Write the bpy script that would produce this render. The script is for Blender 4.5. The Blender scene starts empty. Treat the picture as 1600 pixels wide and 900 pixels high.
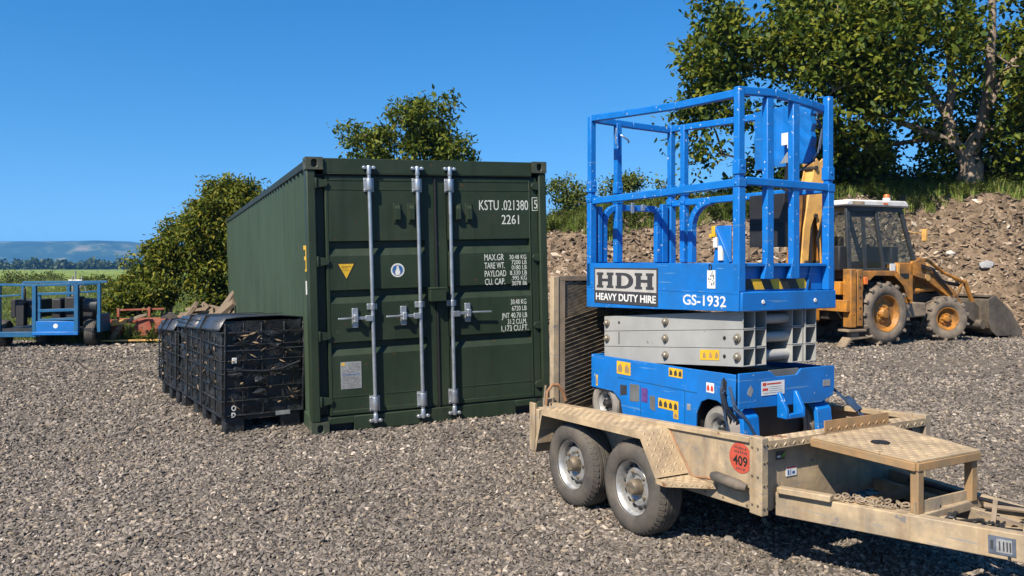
import bpy, bmesh, math, random
import numpy as np
from mathutils import Vector, Matrix, Euler
R = math.radians
rnd = random.Random(7)
SC = bpy.context.scene
COL = SC.collection

# ------------------------------------------------------------------ camera, light, sky
F_PX, HOR, CAM_H = 1300.0, 408.0, 1.65
cd = bpy.data.cameras.new('camera')
cam = bpy.data.objects.new('camera', cd); COL.objects.link(cam)
cam.location = (0, 0, CAM_H); cam.rotation_euler = (R(90), 0, 0)
cd.sensor_width = 36; cd.lens = F_PX / 1600 * 36
cd.shift_y = -(450 - HOR) / 1600
cd.clip_start = 0.1; cd.clip_end = 12000
SC.camera = cam
SUN_EL = R(46); SUN_AZ = math.atan2(-0.6, -0.8)
sd = Vector((math.sin(SUN_AZ) * math.cos(SUN_EL), math.cos(SUN_AZ) * math.cos(SUN_EL), math.sin(SUN_EL)))
sl = bpy.data.lights.new('sun', 'SUN'); sl.energy = 5.0; sl.angle = R(0.53); sl.color = (1, .91, .77)
so = bpy.data.objects.new('sun', sl); COL.objects.link(so)
so.rotation_euler = (-sd).to_track_quat('-Z', 'Y').to_euler(); so.location = sd * 60
w = bpy.data.worlds.new('World'); SC.world = w; w.use_nodes = True
nt = w.node_tree; nt.nodes.clear()
wo = nt.nodes.new('ShaderNodeOutputWorld'); bg = nt.nodes.new('ShaderNodeBackground')
sky = nt.nodes.new('ShaderNodeTexSky'); sky.sky_type = 'NISHITA'; sky.sun_disc = False
sky.sun_elevation = SUN_EL; sky.sun_rotation = SUN_AZ
sky.air_density = 1.0; sky.dust_density = 0.4; sky.ozone_density = 3.5; sky.altitude = 300
tcw = nt.nodes.new('ShaderNodeTexCoord'); mpw = nt.nodes.new('ShaderNodeMapping'); mpw.inputs['Scale'].default_value = (1, 1, .85); mpw.inputs['Location'].default_value = (0, 0, .115)
nt.links.new(tcw.outputs['Generated'], mpw.inputs[0]); nt.links.new(mpw.outputs[0], sky.inputs[0])
hs = nt.nodes.new('ShaderNodeHueSaturation'); hs.inputs['Saturation'].default_value = 1.36; hs.inputs['Hue'].default_value = .5
nt.links.new(sky.outputs[0], hs.inputs['Color']); nt.links.new(hs.outputs[0], bg.inputs[0]); nt.links.new(bg.outputs[0], wo.inputs[0])
bg.inputs[1].default_value = 0.088
vs = SC.view_settings; vs.view_transform = 'Standard'; vs.look = 'None'; vs.exposure = 1.0; vs.gamma = 1
SC.cycles.max_bounces = 6; SC.cycles.transparent_max_bounces = 8; SC.cycles.volume_bounces = 0
SC.cycles.use_denoising = True

# ------------------------------------------------------------------ materials
def lin(r, g, b):
    f = lambda c: (c / 255 / 12.92) if c <= 10 else ((c / 255 + .055) / 1.055) ** 2.4
    return (f(r), f(g), f(b))

MATS = {}
KA = .74    # overall reflectance level of painted and mineral surfaces
def dim(c): return tuple(v * KA for v in c) if c else c
def mat(name, col, rough=.5, metal=0, var=.25, vscale=3.0, dirt=None, damt=.5, dscale=2.5, dsharp=.15,
        chips=None, camt=.3, cscale=30, bump=0, bscale=60, stretch=(1, 1, 1), streak=None, spec=.5, coat=0, chips2=None, c2amt=.3, c2scale=20, scr=None):
    col, dirt, chips, streak, chips2, scr = map(dim, (col, dirt, chips, streak, chips2, scr))
    m = bpy.data.materials.new(name); m.use_nodes = True
    n = m.node_tree.nodes; L = m.node_tree.links
    p = n['Principled BSDF']
    tc = n.new('ShaderNodeTexCoord'); mp = n.new('ShaderNodeMapping'); mp.inputs['Scale'].default_value = stretch
    L.new(tc.outputs['Object'], mp.inputs[0])
    def noise(scale, detail=4, rough_=.6, vec=None):
        t = n.new('ShaderNodeTexNoise'); t.inputs['Scale'].default_value = scale
        t.inputs['Detail'].default_value = detail; t.inputs['Roughness'].default_value = rough_
        L.new(vec or mp.outputs[0], t.inputs['Vector']); return t.outputs['Fac']
    def ramp(fac, a, b, ca=(0, 0, 0), cb=(1, 1, 1)):
        r = n.new('ShaderNodeValToRGB'); r.color_ramp.elements[0].position = a; r.color_ramp.elements[1].position = b
        r.color_ramp.elements[0].color = (*ca, 1); r.color_ramp.elements[1].color = (*cb, 1)
        L.new(fac, r.inputs[0]); return r.outputs[0]
    def mix(fac, a, b):
        x = n.new('ShaderNodeMix'); x.data_type = 'RGBA'
        L.new(fac, x.inputs[0])
        for i, v in ((6, a), (7, b)):
            if isinstance(v, tuple): x.inputs[i].default_value = (*v, 1)
            else: L.new(v, x.inputs[i])
        return x.outputs[2]
    lo = tuple(c * (1 - var) for c in col); hi = tuple(min(1, c * (1 + var)) for c in col)
    out = ramp(noise(vscale), .32, .68, lo, hi)
    rsock = None
    if dirt:
        t = 1 - damt
        f = ramp(noise(dscale, 7, .7), t - dsharp, t + dsharp)
        out = mix(f, out, dirt); rsock = f
    if streak:
        ms = n.new('ShaderNodeMapping'); ms.inputs['Scale'].default_value = (14, 14, .7)
        L.new(tc.outputs['Object'], ms.inputs[0])
        out = mix(ramp(noise(1.0, 5, .6, ms.outputs[0]), .52, .8, (0, 0, 0), (.75, .75, .75)), out, streak)
    if chips:
        f = ramp(noise(cscale, 3, .5), .80 - camt * .4, .83 - camt * .4)
        out = mix(f, out, chips)
    if chips2:
        f = ramp(noise(c2scale, 6, .65), .80 - c2amt * .4, .86 - c2amt * .4)
        out = mix(f, out, chips2)
    if scr:
        ms = n.new('ShaderNodeMapping'); ms.inputs['Scale'].default_value = (3, 3, 60); ms.inputs['Rotation'].default_value = (.3, .2, .1)
        L.new(tc.outputs['Object'], ms.inputs[0])
        out = mix(ramp(noise(1.0, 3, .5, ms.outputs[0]), .66, .70), out, scr)
    L.new(out, p.inputs['Base Color'])
    p.inputs['Metallic'].default_value = metal; p.inputs['Specular IOR Level'].default_value = spec
    if coat: p.inputs['Coat Weight'].default_value = coat
    rr = n.new('ShaderNodeMapRange'); L.new(noise(vscale * 2.3), rr.inputs[0])
    rr.inputs['To Min'].default_value = max(.05, rough - .15); rr.inputs['To Max'].default_value = min(1, rough + .15)
    L.new(rr.outputs[0], p.inputs['Roughness'])
    if bump:
        b = n.new('ShaderNodeBump'); b.inputs['Strength'].default_value = 1; b.inputs['Distance'].default_value = bump
        L.new(noise(bscale, 5), b.inputs['Height']); L.new(b.outputs[0], p.inputs['Normal'])
    MATS[name] = m
    return m

DUST = lin(176, 150, 118)
M = {}
M['green'] = mat('container_green_paint', (.0185, .0335, .0165), .5, spec=.28, var=.25, vscale=1.6, dirt=(.036, .050, .030), damt=.43, dscale=1.4, dsharp=.22, streak=(.012, .019, .011), chips=(.085, .040, .018), camt=.26, cscale=20, chips2=(.06, .066, .048), c2amt=.30, c2scale=9, bump=.006, bscale=3.5)
M['green_dark'] = mat('container_rail_green', (.010, .018, .011), .6, var=.3, vscale=4, dirt=(.04, .035, .025), damt=.3, dscale=5)
M['green_sunlit'] = mat('container_sunlit_green', (.034, .056, .031), .55, spec=.28, chips2=(.07, .045, .028), c2amt=.2, c2scale=6, var=.2, vscale=1.0, dirt=(.05, .075, .048), damt=.45, dscale=.8, dsharp=.3, streak=(.020, .034, .022), chips=(.09, .055, .03), camt=.14, cscale=18)  # lighter than the door green: stronger sun on the side put into the colour
M['casting'] = mat('corner_casting_steel', (.045, .055, .034), .6, var=.3, vscale=9, dirt=(.10, .06, .03), damt=.32, dscale=9, chips=(.12, .06, .03), camt=.3)
M['galv'] = mat('galvanised_steel', (.50, .53, .56), .38, metal=.75, var=.18, vscale=8, dirt=(.25, .2, .16), damt=.3, dscale=6, bump=.0006)
M['black'] = mat('black_rubber', (.012, .012, .013), .65, var=.3, vscale=12)
M['dark'] = mat('dark_steel', (.02, .02, .022), .55, var=.4, vscale=9, dirt=(.06, .05, .04), damt=.35, dscale=7)  # plain dark steel with lighter dirt patches
M['white'] = mat('white_paint', (.72, .72, .70), .5, var=.12, vscale=20, dirt=(.4, .37, .32), damt=.3, dscale=9)
M['stencil'] = mat('stencil_white', (.66, .68, .62), .6, var=.2, vscale=30, chips=(.05, .08, .05), camt=.42, cscale=60)
M['yellow'] = mat('sticker_yellow', (.72, .43, .02), .5, var=.12, vscale=18, chips=(.35, .25, .05), camt=.3, cscale=40)
M['sticker_black'] = mat('sticker_black', (.02, .018, .015), .5)
M['sticker_blue'] = mat('sticker_blue', (.02, .12, .40), .5)
M['sticker_red'] = mat('sticker_red', (.55, .05, .03), .5, var=.2, vscale=30)
M['plate'] = mat('grey_plate', (.33, .34, .34), .5, metal=.2, var=.15, vscale=20, dirt=(.2, .19, .17), damt=.4, dscale=14)
M['blue'] = mat('blue_paint', (.003, .165, .56), .42, chips2=(.055, .10, .16), c2amt=.24, c2scale=8, scr=(.10, .25, .48), var=.13, vscale=4, dirt=(.016, .115, .32), damt=.38, dscale=3, dsharp=.2, chips=(.45, .47, .46), camt=.2, cscale=40, bump=.0012, bscale=10)
M['blue_rail'] = mat('blue_rail_paint', (.003, .165, .56), .42, chips2=(.05, .075, .11), c2amt=.28, c2scale=16, scr=(.08, .22, .45), var=.14, vscale=7, dirt=(.03, .12, .33), damt=.33, dscale=7, dsharp=.12, chips=(.62, .62, .58), camt=.30, cscale=42, bump=.003, bscale=14)
M['blue_old'] = mat('faded_blue_paint', (.003, .105, .25), .5, var=.25, vscale=5, dirt=(.06, .08, .09), damt=.35, dscale=5)
M['arm'] = mat('grey_scissor_paint', (.36, .36, .345), .42, var=.12, vscale=2.5, dirt=(.27, .27, .26), damt=.36, dscale=3, dsharp=.2, chips=(.18, .15, .12), camt=.2, cscale=18, bump=.0008)
M['arm_in'] = mat('grey_steel_inside', (.13, .135, .135), .6, var=.3, vscale=6)
M['tan'] = mat('muddy_cream_steel', (.45, .338, .205), .75, chips2=(.27, .125, .04), c2amt=.30, c2scale=6, scr=(.27, .25, .22), streak=(.22, .13, .06), var=.26, vscale=5, dirt=(.25, .205, .150), damt=.50, dscale=3.4, dsharp=.10, chips=(.19, .17, .16), camt=.30, cscale=13, bump=.002, bscale=30)
M['tan2'] = mat('muddy_tread_plate', (.50, .375, .225), .6, chips2=(.30, .15, .05), c2amt=.26, c2scale=6, metal=0, var=.22, vscale=7, dirt=(.27, .20, .13), damt=.45, dscale=5, chips=(.22, .11, .05), camt=.3, cscale=12, bump=.001, bscale=60)
M['tan_rust'] = mat('rusty_tan_steel', (.36, .21, .09), .75, var=.3, vscale=7, dirt=(.26, .19, .11), damt=.45, dscale=6, bump=.001)
M['tyre'] = mat('tyre_rubber', (.042, .040, .038), .8, var=.3, vscale=10, dirt=(.15, .122, .092), damt=.46, dscale=6, dsharp=.28, bump=.001, bscale=90)
M['tyre_mud'] = mat('muddy_tyre_rubber', (.085, .075, .063), .85, var=.3, vscale=6, dirt=(.26, .20, .145), damt=.5, dscale=5, dsharp=.2, bump=.003)
M['tyre_grey'] = mat('grey_solid_tyre', (.22, .205, .185), .8, var=.2, vscale=10, dirt=(.33, .29, .24), damt=.4, dscale=7)
M['rim'] = mat('silver_wheel_rim', (.50, .50, .49), .4, metal=.6, var=.2, vscale=14, dirt=(.33, .27, .2), damt=.38, dscale=10)
M['hub'] = mat('dirty_hub', (.13, .11, .085), .6, metal=.3, var=.4, vscale=20, dirt=(.25, .19, .12), damt=.45, dscale=20)
M['digger'] = mat('worn_yellow_paint', (.68, .265, .018), .55, chips2=(.20, .09, .03), c2amt=.32, c2scale=5, var=.28, vscale=3, dirt=(.15, .085, .035), damt=.53, dscale=2.6, dsharp=.18, chips=(.10, .05, .025), camt=.3, cscale=12, bump=.002)
M['digger_pale'] = mat('faded_yellow_paint', (.80, .42, .10), .6, var=.2, vscale=3, dirt=(.40, .24, .10), damt=.4, dscale=2.5, bump=.002)
M['digger_dark'] = mat('oily_dark_steel', (.035, .028, .022), .6, var=.4, vscale=5, dirt=(.10, .07, .04), damt=.4, dscale=4)
M['bucket'] = mat('muddy_bucket_steel', (.10, .083, .066), .6, metal=.3, var=.3, vscale=4, dirt=(.25, .2, .145), damt=.45, dscale=3)
M['cab_grey'] = mat('cab_charcoal', (.035, .04, .045), .5, var=.25, vscale=6, dirt=(.12, .11, .09), damt=.3, dscale=5)
M['cab_white'] = mat('cab_roof_white', (.70, .69, .66), .5, var=.12, vscale=4, dirt=(.40, .27, .16), damt=.3, dscale=5)
M['orange'] = mat('orange_lens', (.75, .17, .03), .3)
M['red_farm'] = mat('rusty_red_paint', (.34, .055, .025), .65, var=.3, vscale=5, dirt=(.22, .12, .07), damt=.42, dscale=5)
M['steel_brown'] = mat('weathered_brown_steel', (.20, .15, .10), .7, var=.35, vscale=5, dirt=(.33, .25, .17), damt=.45, dscale=4)
M['wood'] = mat('weathered_timber', (.20, .140, .088), .85, var=.3, vscale=3, stretch=(1, 6, 6), dirt=(.15, .115, .08), damt=.45, dscale=2.5, bump=.01, bscale=16)
M['hose'] = mat('black_hose', (.015, .016, .02), .45, var=.3)
M['hose_blue'] = mat('dark_blue_webbing', (.02, .05, .11), .7, var=.4, vscale=20)
M['rust_hose'] = mat('orange_brown_hose', (.30, .15, .07), .7, var=.3, vscale=12)
M['crate'] = mat('black_crate_plastic', (.011, .0125, .014), .45, var=.4, vscale=4, dirt=(.05, .046, .042), damt=.36, dscale=5, dsharp=.14, chips=(.16, .125, .09), camt=.27, cscale=14, bump=.02, bscale=11)
M['crate_lid'] = mat('black_crate_lid', (.028, .034, .046), .38, var=.35, vscale=5, dirt=(.06, .065, .075), damt=.42, dscale=4, bump=.012, bscale=6)
M['crate_wrap'] = mat('straw_debris', (.26, .18, .10), .8, var=.4, vscale=20)
M['bark'] = mat('tree_bark', (.25, .19, .14), .9, var=.4, vscale=5, stretch=(1, 1, .3), dirt=(.32, .26, .19), damt=.4, dscale=5, bump=.03, bscale=9)
M['stone_white'] = mat('pale_stone', (.62, .56, .48), .8, var=.15, vscale=5, bump=.01, bscale=9)
M['stone_grey'] = mat('grey_stone', (.30, .30, .31), .8, var=.25, vscale=5, bump=.01, bscale=9)
M['sign_grey'] = mat('sign_light_grey', (.46, .44, .41), .5, var=.1, vscale=15, dirt=(.38, .34, .29), damt=.35, dscale=8)
M['sign_dark'] = mat('sign_charcoal', (.045, .045, .048), .5, var=.15, vscale=15)
M['red_disc'] = mat('red_disc', (.48, .075, .04), .55, var=.15, vscale=18, chips=(.4, .2, .1), camt=.3, cscale=40)
M['rub'] = mat('dusty_rubber_grip', (.075, .066, .056), .8, var=.3, vscale=14, dirt=(.18, .14, .10), damt=.42, dscale=9)
M['plate_dark'] = mat('slate_plate', (.10, .12, .16), .5, var=.3, vscale=20)
M['pin'] = mat('dirty_pin_steel', (.30, .265, .21), .45, metal=.4, var=.3, vscale=25, dirt=(.14, .105, .07), damt=.4, dscale=25)
M['purple'] = mat('purple_switch_panel', (.12, .05, .22), .4, var=.4, vscale=30)

def glass_mat():
    m = bpy.data.materials.new('dusty_cab_glass'); m.use_nodes = True
    n = m.node_tree.nodes; L = m.node_tree.links; n.clear()
    o = n.new('ShaderNodeOutputMaterial'); t = n.new('ShaderNodeBsdfTransparent'); t.inputs[0].default_value = (.66, .70, .69, 1)
    g = n.new('ShaderNodeBsdfGlossy'); g.inputs['Roughness'].default_value = .04
    d = n.new('ShaderNodeBsdfDiffuse'); d.inputs[0].default_value = (.25, .25, .22, 1)
    a = n.new('ShaderNodeMixShader'); a.inputs[0].default_value = .035
    b = n.new('ShaderNodeMixShader'); b.inputs[0].default_value = .05
    L.new(t.outputs[0], a.inputs[1]); L.new(g.outputs[0], a.inputs[2])
    L.new(a.outputs[0], b.inputs[1]); L.new(d.outputs[0], b.inputs[2]); L.new(b.outputs[0], o.inputs[0])
    return m
M['glass'] = glass_mat()

def leaf_mat(name, cols, trans=.3):
    m = bpy.data.materials.new(name); m.use_nodes = True
    n = m.node_tree.nodes; L = m.node_tree.links; n.clear()
    o = n.new('ShaderNodeOutputMaterial'); g = n.new('ShaderNodeNewGeometry')
    r = n.new('ShaderNodeValToRGB'); e = r.color_ramp.elements
    while len(e) < len(cols): e.new(.5)
    for i, c in enumerate(cols): e[i].position = i / (len(cols) - 1); e[i].color = (*c, 1)
    L.new(g.outputs['Random Per Island'], r.inputs[0])
    p = n.new('ShaderNodeBsdfPrincipled'); p.inputs['Roughness'].default_value = .55; p.inputs['Specular IOR Level'].default_value = .18
    t = n.new('ShaderNodeBsdfTranslucent'); x = n.new('ShaderNodeMixShader'); x.inputs[0].default_value = trans
    h = n.new('ShaderNodeHueSaturation'); h.inputs['Value'].default_value = 1.25; h.inputs['Hue'].default_value = .485
    L.new(r.outputs[0], p.inputs['Base Color']); L.new(r.outputs[0], h.inputs['Color']); L.new(h.outputs[0], t.inputs[0])
    L.new(p.outputs[0], x.inputs[1]); L.new(t.outputs[0], x.inputs[2]); L.new(x.outputs[0], o.inputs[0])
    return m
M['leaf_big'] = leaf_mat('broad_leaves', [(.018, .036, .005), (.050, .082, .009), (.105, .130, .012), (.165, .165, .016)])
M['leaf_hedge'] = leaf_mat('hedge_leaves', [(.022, .040, .005), (.070, .098, .009), (.130, .145, .012), (.185, .160, .016)])
M['leaf_far'] = leaf_mat('shrub_leaves', [(.035, .060, .012), (.080, .105, .018), (.13, .145, .03)])
M['leaf_wood'] = leaf_mat('far_wood_leaves', [(.020, .036, .012), (.036, .055, .016), (.055, .070, .022)], .1)
M['grass'] = leaf_mat('bank_grass', [(.07, .125, .020), (.12, .19, .03), (.17, .22, .045), (.24, .21, .08)], .3)

def inst_mat(name, cols, rough=.85, bump=.004, bscale=25):
    m = bpy.data.materials.new(name); m.use_nodes = True
    n = m.node_tree.nodes; L = m.node_tree.links; p = n['Principled BSDF']
    oi = n.new('ShaderNodeObjectInfo'); r = n.new('ShaderNodeValToRGB'); e = r.color_ramp.elements
    while len(e) < len(cols): e.new(.5)
    for i, (pos, c) in enumerate(cols): e[i].position = pos; e[i].color = (*dim(c), 1)
    L.new(oi.outputs['Random'], r.inputs[0])
    tl = n.new('ShaderNodeTexNoise'); tl.inputs['Scale'].default_value = .55; tl.inputs['Detail'].default_value = 4; L.new(oi.outputs['Location'], tl.inputs['Vector'])
    ml = n.new('ShaderNodeMapRange'); ml.inputs['From Min'].default_value = .3; ml.inputs['From Max'].default_value = .7; ml.inputs['To Min'].default_value = .72; ml.inputs['To Max'].default_value = 1.18; L.new(tl.outputs['Fac'], ml.inputs[0])
    m2 = n.new('ShaderNodeMath'); m2.operation = 'MULTIPLY'; L.new(ml.outputs[0], m2.inputs[0])
    tc = n.new('ShaderNodeTexCoord'); t = n.new('ShaderNodeTexNoise'); t.inputs['Scale'].default_value = bscale * .1; L.new(tc.outputs['Object'], t.inputs['Vector'])
    mr = n.new('ShaderNodeMapRange'); mr.inputs['To Min'].default_value = .72; mr.inputs['To Max'].default_value = 1.25
    L.new(t.outputs['Fac'], mr.inputs[0]); L.new(mr.outputs[0], m2.inputs[1])
    mx = n.new('ShaderNodeMix'); mx.data_type = 'RGBA'; mx.blend_type = 'MULTIPLY'; mx.inputs[0].default_value = 1
    L.new(r.outputs[0], mx.inputs[6]); L.new(m2.outputs[0], mx.inputs[7]); L.new(mx.outputs[2], p.inputs['Base Color'])
    p.inputs['Roughness'].default_value = rough
    return m

# ------------------------------------------------------------------ mesh builder
class MB:
    def __init__(s, off=(0, 0, 0), fn=None):
        s.v = []; s.f = []; s.off = Vector(off); s.fn = fn; s.mi = 0; s.fm = []; s.adds = []
    def add(s, vs, fs):
        b = len(s.v)
        for p in vs:
            p = Vector(p)
            if s.fn: p = Vector(s.fn(p))
            s.v.append(p - s.off)
        s.adds.append((b, len(s.v), len(s.f), len(s.f) + len(fs)))
        s.f += [tuple(b + i for i in f) for f in fs]; s.fm += [s.mi] * len(fs)
        return s
    def box(s, x0, x1, y0, y1, z0, z1):
        v = [(x, y, z) for z in (z0, z1) for y in (y0, y1) for x in (x0, x1)]
        return s.add(v, [(0, 2, 3, 1), (4, 5, 7, 6), (0, 1, 5, 4), (2, 6, 7, 3), (0, 4, 6, 2), (1, 3, 7, 5)])
    def bar(s, p, q, w, h, up=(0, 0, 1)):
        p, q = Vector(p), Vector(q); d = (q - p).normalized(); up = Vector(up)
        a = d.cross(up)
        if a.length < 1e-4: a = d.cross(Vector((1, 0, 0)))
        a.normalize(); b = a.cross(d); a *= w / 2; b *= h / 2
        v = [c + i * a + j * b for c in (p, q) for i, j in ((-1, -1), (1, -1), (1, 1), (-1, 1))]
        return s.add(v, [(3, 2, 1, 0), (4, 5, 6, 7), (0, 1, 5, 4), (1, 2, 6, 5), (2, 3, 7, 6), (3, 0, 4, 7)])
    def tube(s, pts, r, n=8, caps=True):
        pts = [Vector(p) for p in pts]; rr = r if isinstance(r, (list, tuple)) else [r] * len(pts)
        v = []; prev = None
        for i, p in enumerate(pts):
            d = (pts[min(i + 1, len(pts) - 1)] - pts[max(i - 1, 0)])
            d = d.normalized() if d.length > 1e-9 else Vector((0, 0, 1))
            if prev is None:
                a = d.cross(Vector((0, 0, 1)) if abs(d.z) < .9 else Vector((1, 0, 0))).normalized()
            else:
                a = (prev - d * prev.dot(d)); a = a.normalized() if a.length > 1e-6 else d.orthogonal().normalized()
            prev = a; b = d.cross(a)
            v += [p + rr[i] * (math.cos(2 * math.pi * k / n) * a + math.sin(2 * math.pi * k / n) * b) for k in range(n)]
        f = []
        for i in range(len(pts) - 1):
            for k in range(n):
                f.append((i * n + k, i * n + (k + 1) % n, (i + 1) * n + (k + 1) % n, (i + 1) * n + k))
        if caps:
            f.append(tuple(reversed(range(n)))); f.append(tuple((len(pts) - 1) * n + k for k in range(n)))
        return s.add(v, f)
    def lathe(s, c, axis, prof, n=32, closed=True):
        # prof: list of (radius, along-axis)
        c = Vector(c); ax = Vector(axis).normalized(); a = ax.orthogonal().normalized(); b = ax.cross(a)
        v = []
        for r, t in prof:
            v += [c + ax * t + max(r, 1e-4) * (math.cos(2 * math.pi * k / n) * a + math.sin(2 * math.pi * k / n) * b) for k in range(n)]
        m = len(prof); f = []
        for i in range(m - 1 + (1 if closed else 0)):
            j = (i + 1) % m
            for k in range(n):
                f.append((i * n + k, i * n + (k + 1) % n, j * n + (k + 1) % n, j * n + k))
        return s.add(v, f)
    def prism(s, poly, o, ux, uy, ext):
        # polygon in (ux,uy) coordinates about o, extruded by vector ext
        o, ux, uy, ext = Vector(o), Vector(ux), Vector(uy), Vector(ext); n = len(poly)
        v = [o + ux * x + uy * y for x, y in poly]; v += [p + ext for p in v]
        f = [tuple(reversed(range(n))), tuple(range(n, 2 * n))]
        f += [(i, (i + 1) % n, n + (i + 1) % n, n + i) for i in range(n)]
        return s.add(v, f)
    def loft(s, secs, closed=False, caps=True):
        n = len(secs[0]); v = [p for q in secs for p in q]; f = []
        for i in range(len(secs) - 1):
            for k in range(n if closed else n - 1):
                f.append((i * n + k, i * n + (k + 1) % n, (i + 1) * n + (k + 1) % n, (i + 1) * n + k))
        if caps and closed:
            f.append(tuple(reversed(range(n)))); f.append(tuple((len(secs) - 1) * n + k for k in range(n)))
        return s.add(v, f)
    def treads(s, o, ux, uy, w, h, nrm, sp=.032, ln=.014, wd=.0060, ht=.0042):
        o, ux, uy, nrm = Vector(o), Vector(ux).normalized(), Vector(uy).normalized(), Vector(nrm).normalized()
        for i in range(int(w / sp)):
            for j in range(int(h / sp)):
                c = o + ux * (i + .5) * sp + uy * (j + .5) * sp
                a = math.pi / 4 if (i + j) % 2 else -math.pi / 4
                d = ux * math.cos(a) + uy * math.sin(a); e = nrm.cross(d)
                s.add([c - d * ln, c - e * wd, c + d * ln, c + e * wd, c + nrm * ht - d * ln * .4, c + nrm * ht + d * ln * .4],
                      [(0, 1, 5, 4), (1, 2, 5), (2, 3, 4, 5), (3, 0, 4)])
        return s
    def build(s, name, m, parent=None, bevel=0, smooth=35, label=None):
        me = bpy.data.meshes.new(name); me.from_pydata([tuple(p) for p in s.v], [], s.f)
        if any(s.fm): me.polygons.foreach_set('material_index', s.fm)
        bm = bmesh.new(); bm.from_mesh(me); bmesh.ops.recalc_face_normals(bm, faces=bm.faces); bm.to_mesh(me); bm.free()
        for k in (m if isinstance(m, (list, tuple)) else [m]): me.materials.append(k)
        o = bpy.data.objects.new(name, me); COL.objects.link(o)
        if parent: o.parent = parent
        if smooth:
            me.shade_smooth(); me.set_sharp_from_angle(angle=R(smooth))
        if bevel:
            b = o.modifiers.new('bevel', 'BEVEL'); b.width = bevel; b.segments = 2; b.limit_method = 'ANGLE'; b.angle_limit = R(40)
        if label: o['label'] = label
        return o

def build_each(mb, name, m, parent=None, **kw):
    out = []
    for a, b, c, d in mb.adds:
        q = MB(); q.v = mb.v[a:b]; q.f = [tuple(i - a for i in f) for f in mb.f[c:d]]; q.fm = mb.fm[c:d]; out.append(q.build(name, m, parent, **kw))
    return out
MB.each = build_each
def tag(o, label=None, cat=None, group=None, kind=None):
    if label: o['label'] = label
    if cat: o['category'] = cat
    if group: o['group'] = group
    if kind: o['kind'] = kind
    return o
def thing(name, label, cat, loc=(0, 0, 0), rz=0, group=None, mtx=None):
    o = bpy.data.objects.new(name, None); COL.objects.link(o); o.empty_display_size = .2
    if mtx is not None: o.matrix_world = mtx
    else: o.location = loc; o.rotation_euler = (0, 0, rz)
    return tag(o, label, cat, group)
def copy_tree(o, parent=None):
    c = o.copy(); COL.objects.link(c)
    if parent: c.parent = parent
    for ch in list(o.children): copy_tree(ch, c)
    return c

def text_block(lines, name, m, parent, o, ux, uy, off=(0, 0, 0), depth=.0008, label=None):
    # lines: (string, x, y, cap height, width, align, bold)
    ux, uy = Vector(ux), Vector(uy); nz = ux.cross(uy); o = Vector(o); mb = MB(off)
    for st, x, y, hgt, xs, al, bold in lines:
        cu = bpy.data.curves.new('t', 'FONT'); cu.body = st; cu.size = hgt / .72; cu.align_x = al; cu.extrude = depth
        cu.offset = bold; cu.resolution_u = 3
        ob = bpy.data.objects.new('t', cu); COL.objects.link(ob)
        me = bpy.data.meshes.new_from_object(ob.evaluated_get(bpy.context.evaluated_depsgraph_get()))
        xx = [v.co.x for v in me.vertices]; xs = xs / (max(xx) - min(xx))
        vs_ = [o + ux * (x + v.co.x * xs) + uy * (y + v.co.y) + nz * v.co.z for v in me.vertices]
        mb.add(vs_, [tuple(p.vertices) for p in me.polygons])
        bpy.data.objects.remove(ob); bpy.data.curves.remove(cu); bpy.data.meshes.remove(me)
    return mb.build(name, m, parent, smooth=0, label=label)

def frame_mtx(X, Y, yaw, roll=0, Z=0):
    u = Vector((math.cos(yaw), math.sin(yaw), 0)); d = Vector((-math.sin(yaw), math.cos(yaw), 0)); z = Vector((0, 0, 1))
    u2 = u * math.cos(roll) + z * math.sin(roll); z2 = -u * math.sin(roll) + z * math.cos(roll)
    m = Matrix.Identity(4)
    for i, a in enumerate((u2, d, z2)): m[0][i], m[1][i], m[2][i] = a
    m[0][3], m[1][3], m[2][3] = X, Y, Z
    return m
def local(mtx, off=(0, 0, 0)):
    return mtx @ Matrix.Translation(Vector(off))
MC = frame_mtx(-1.8791, 7.838, .3886, .0246)     # container
MT = frame_mtx(1.297, 4.33, .515)                # trailer and lift
MD = frame_mtx(7.31, 16.25, .436)                # digger
MBX = frame_mtx(-2.74, 7.9, .57)                 # black crates
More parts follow.
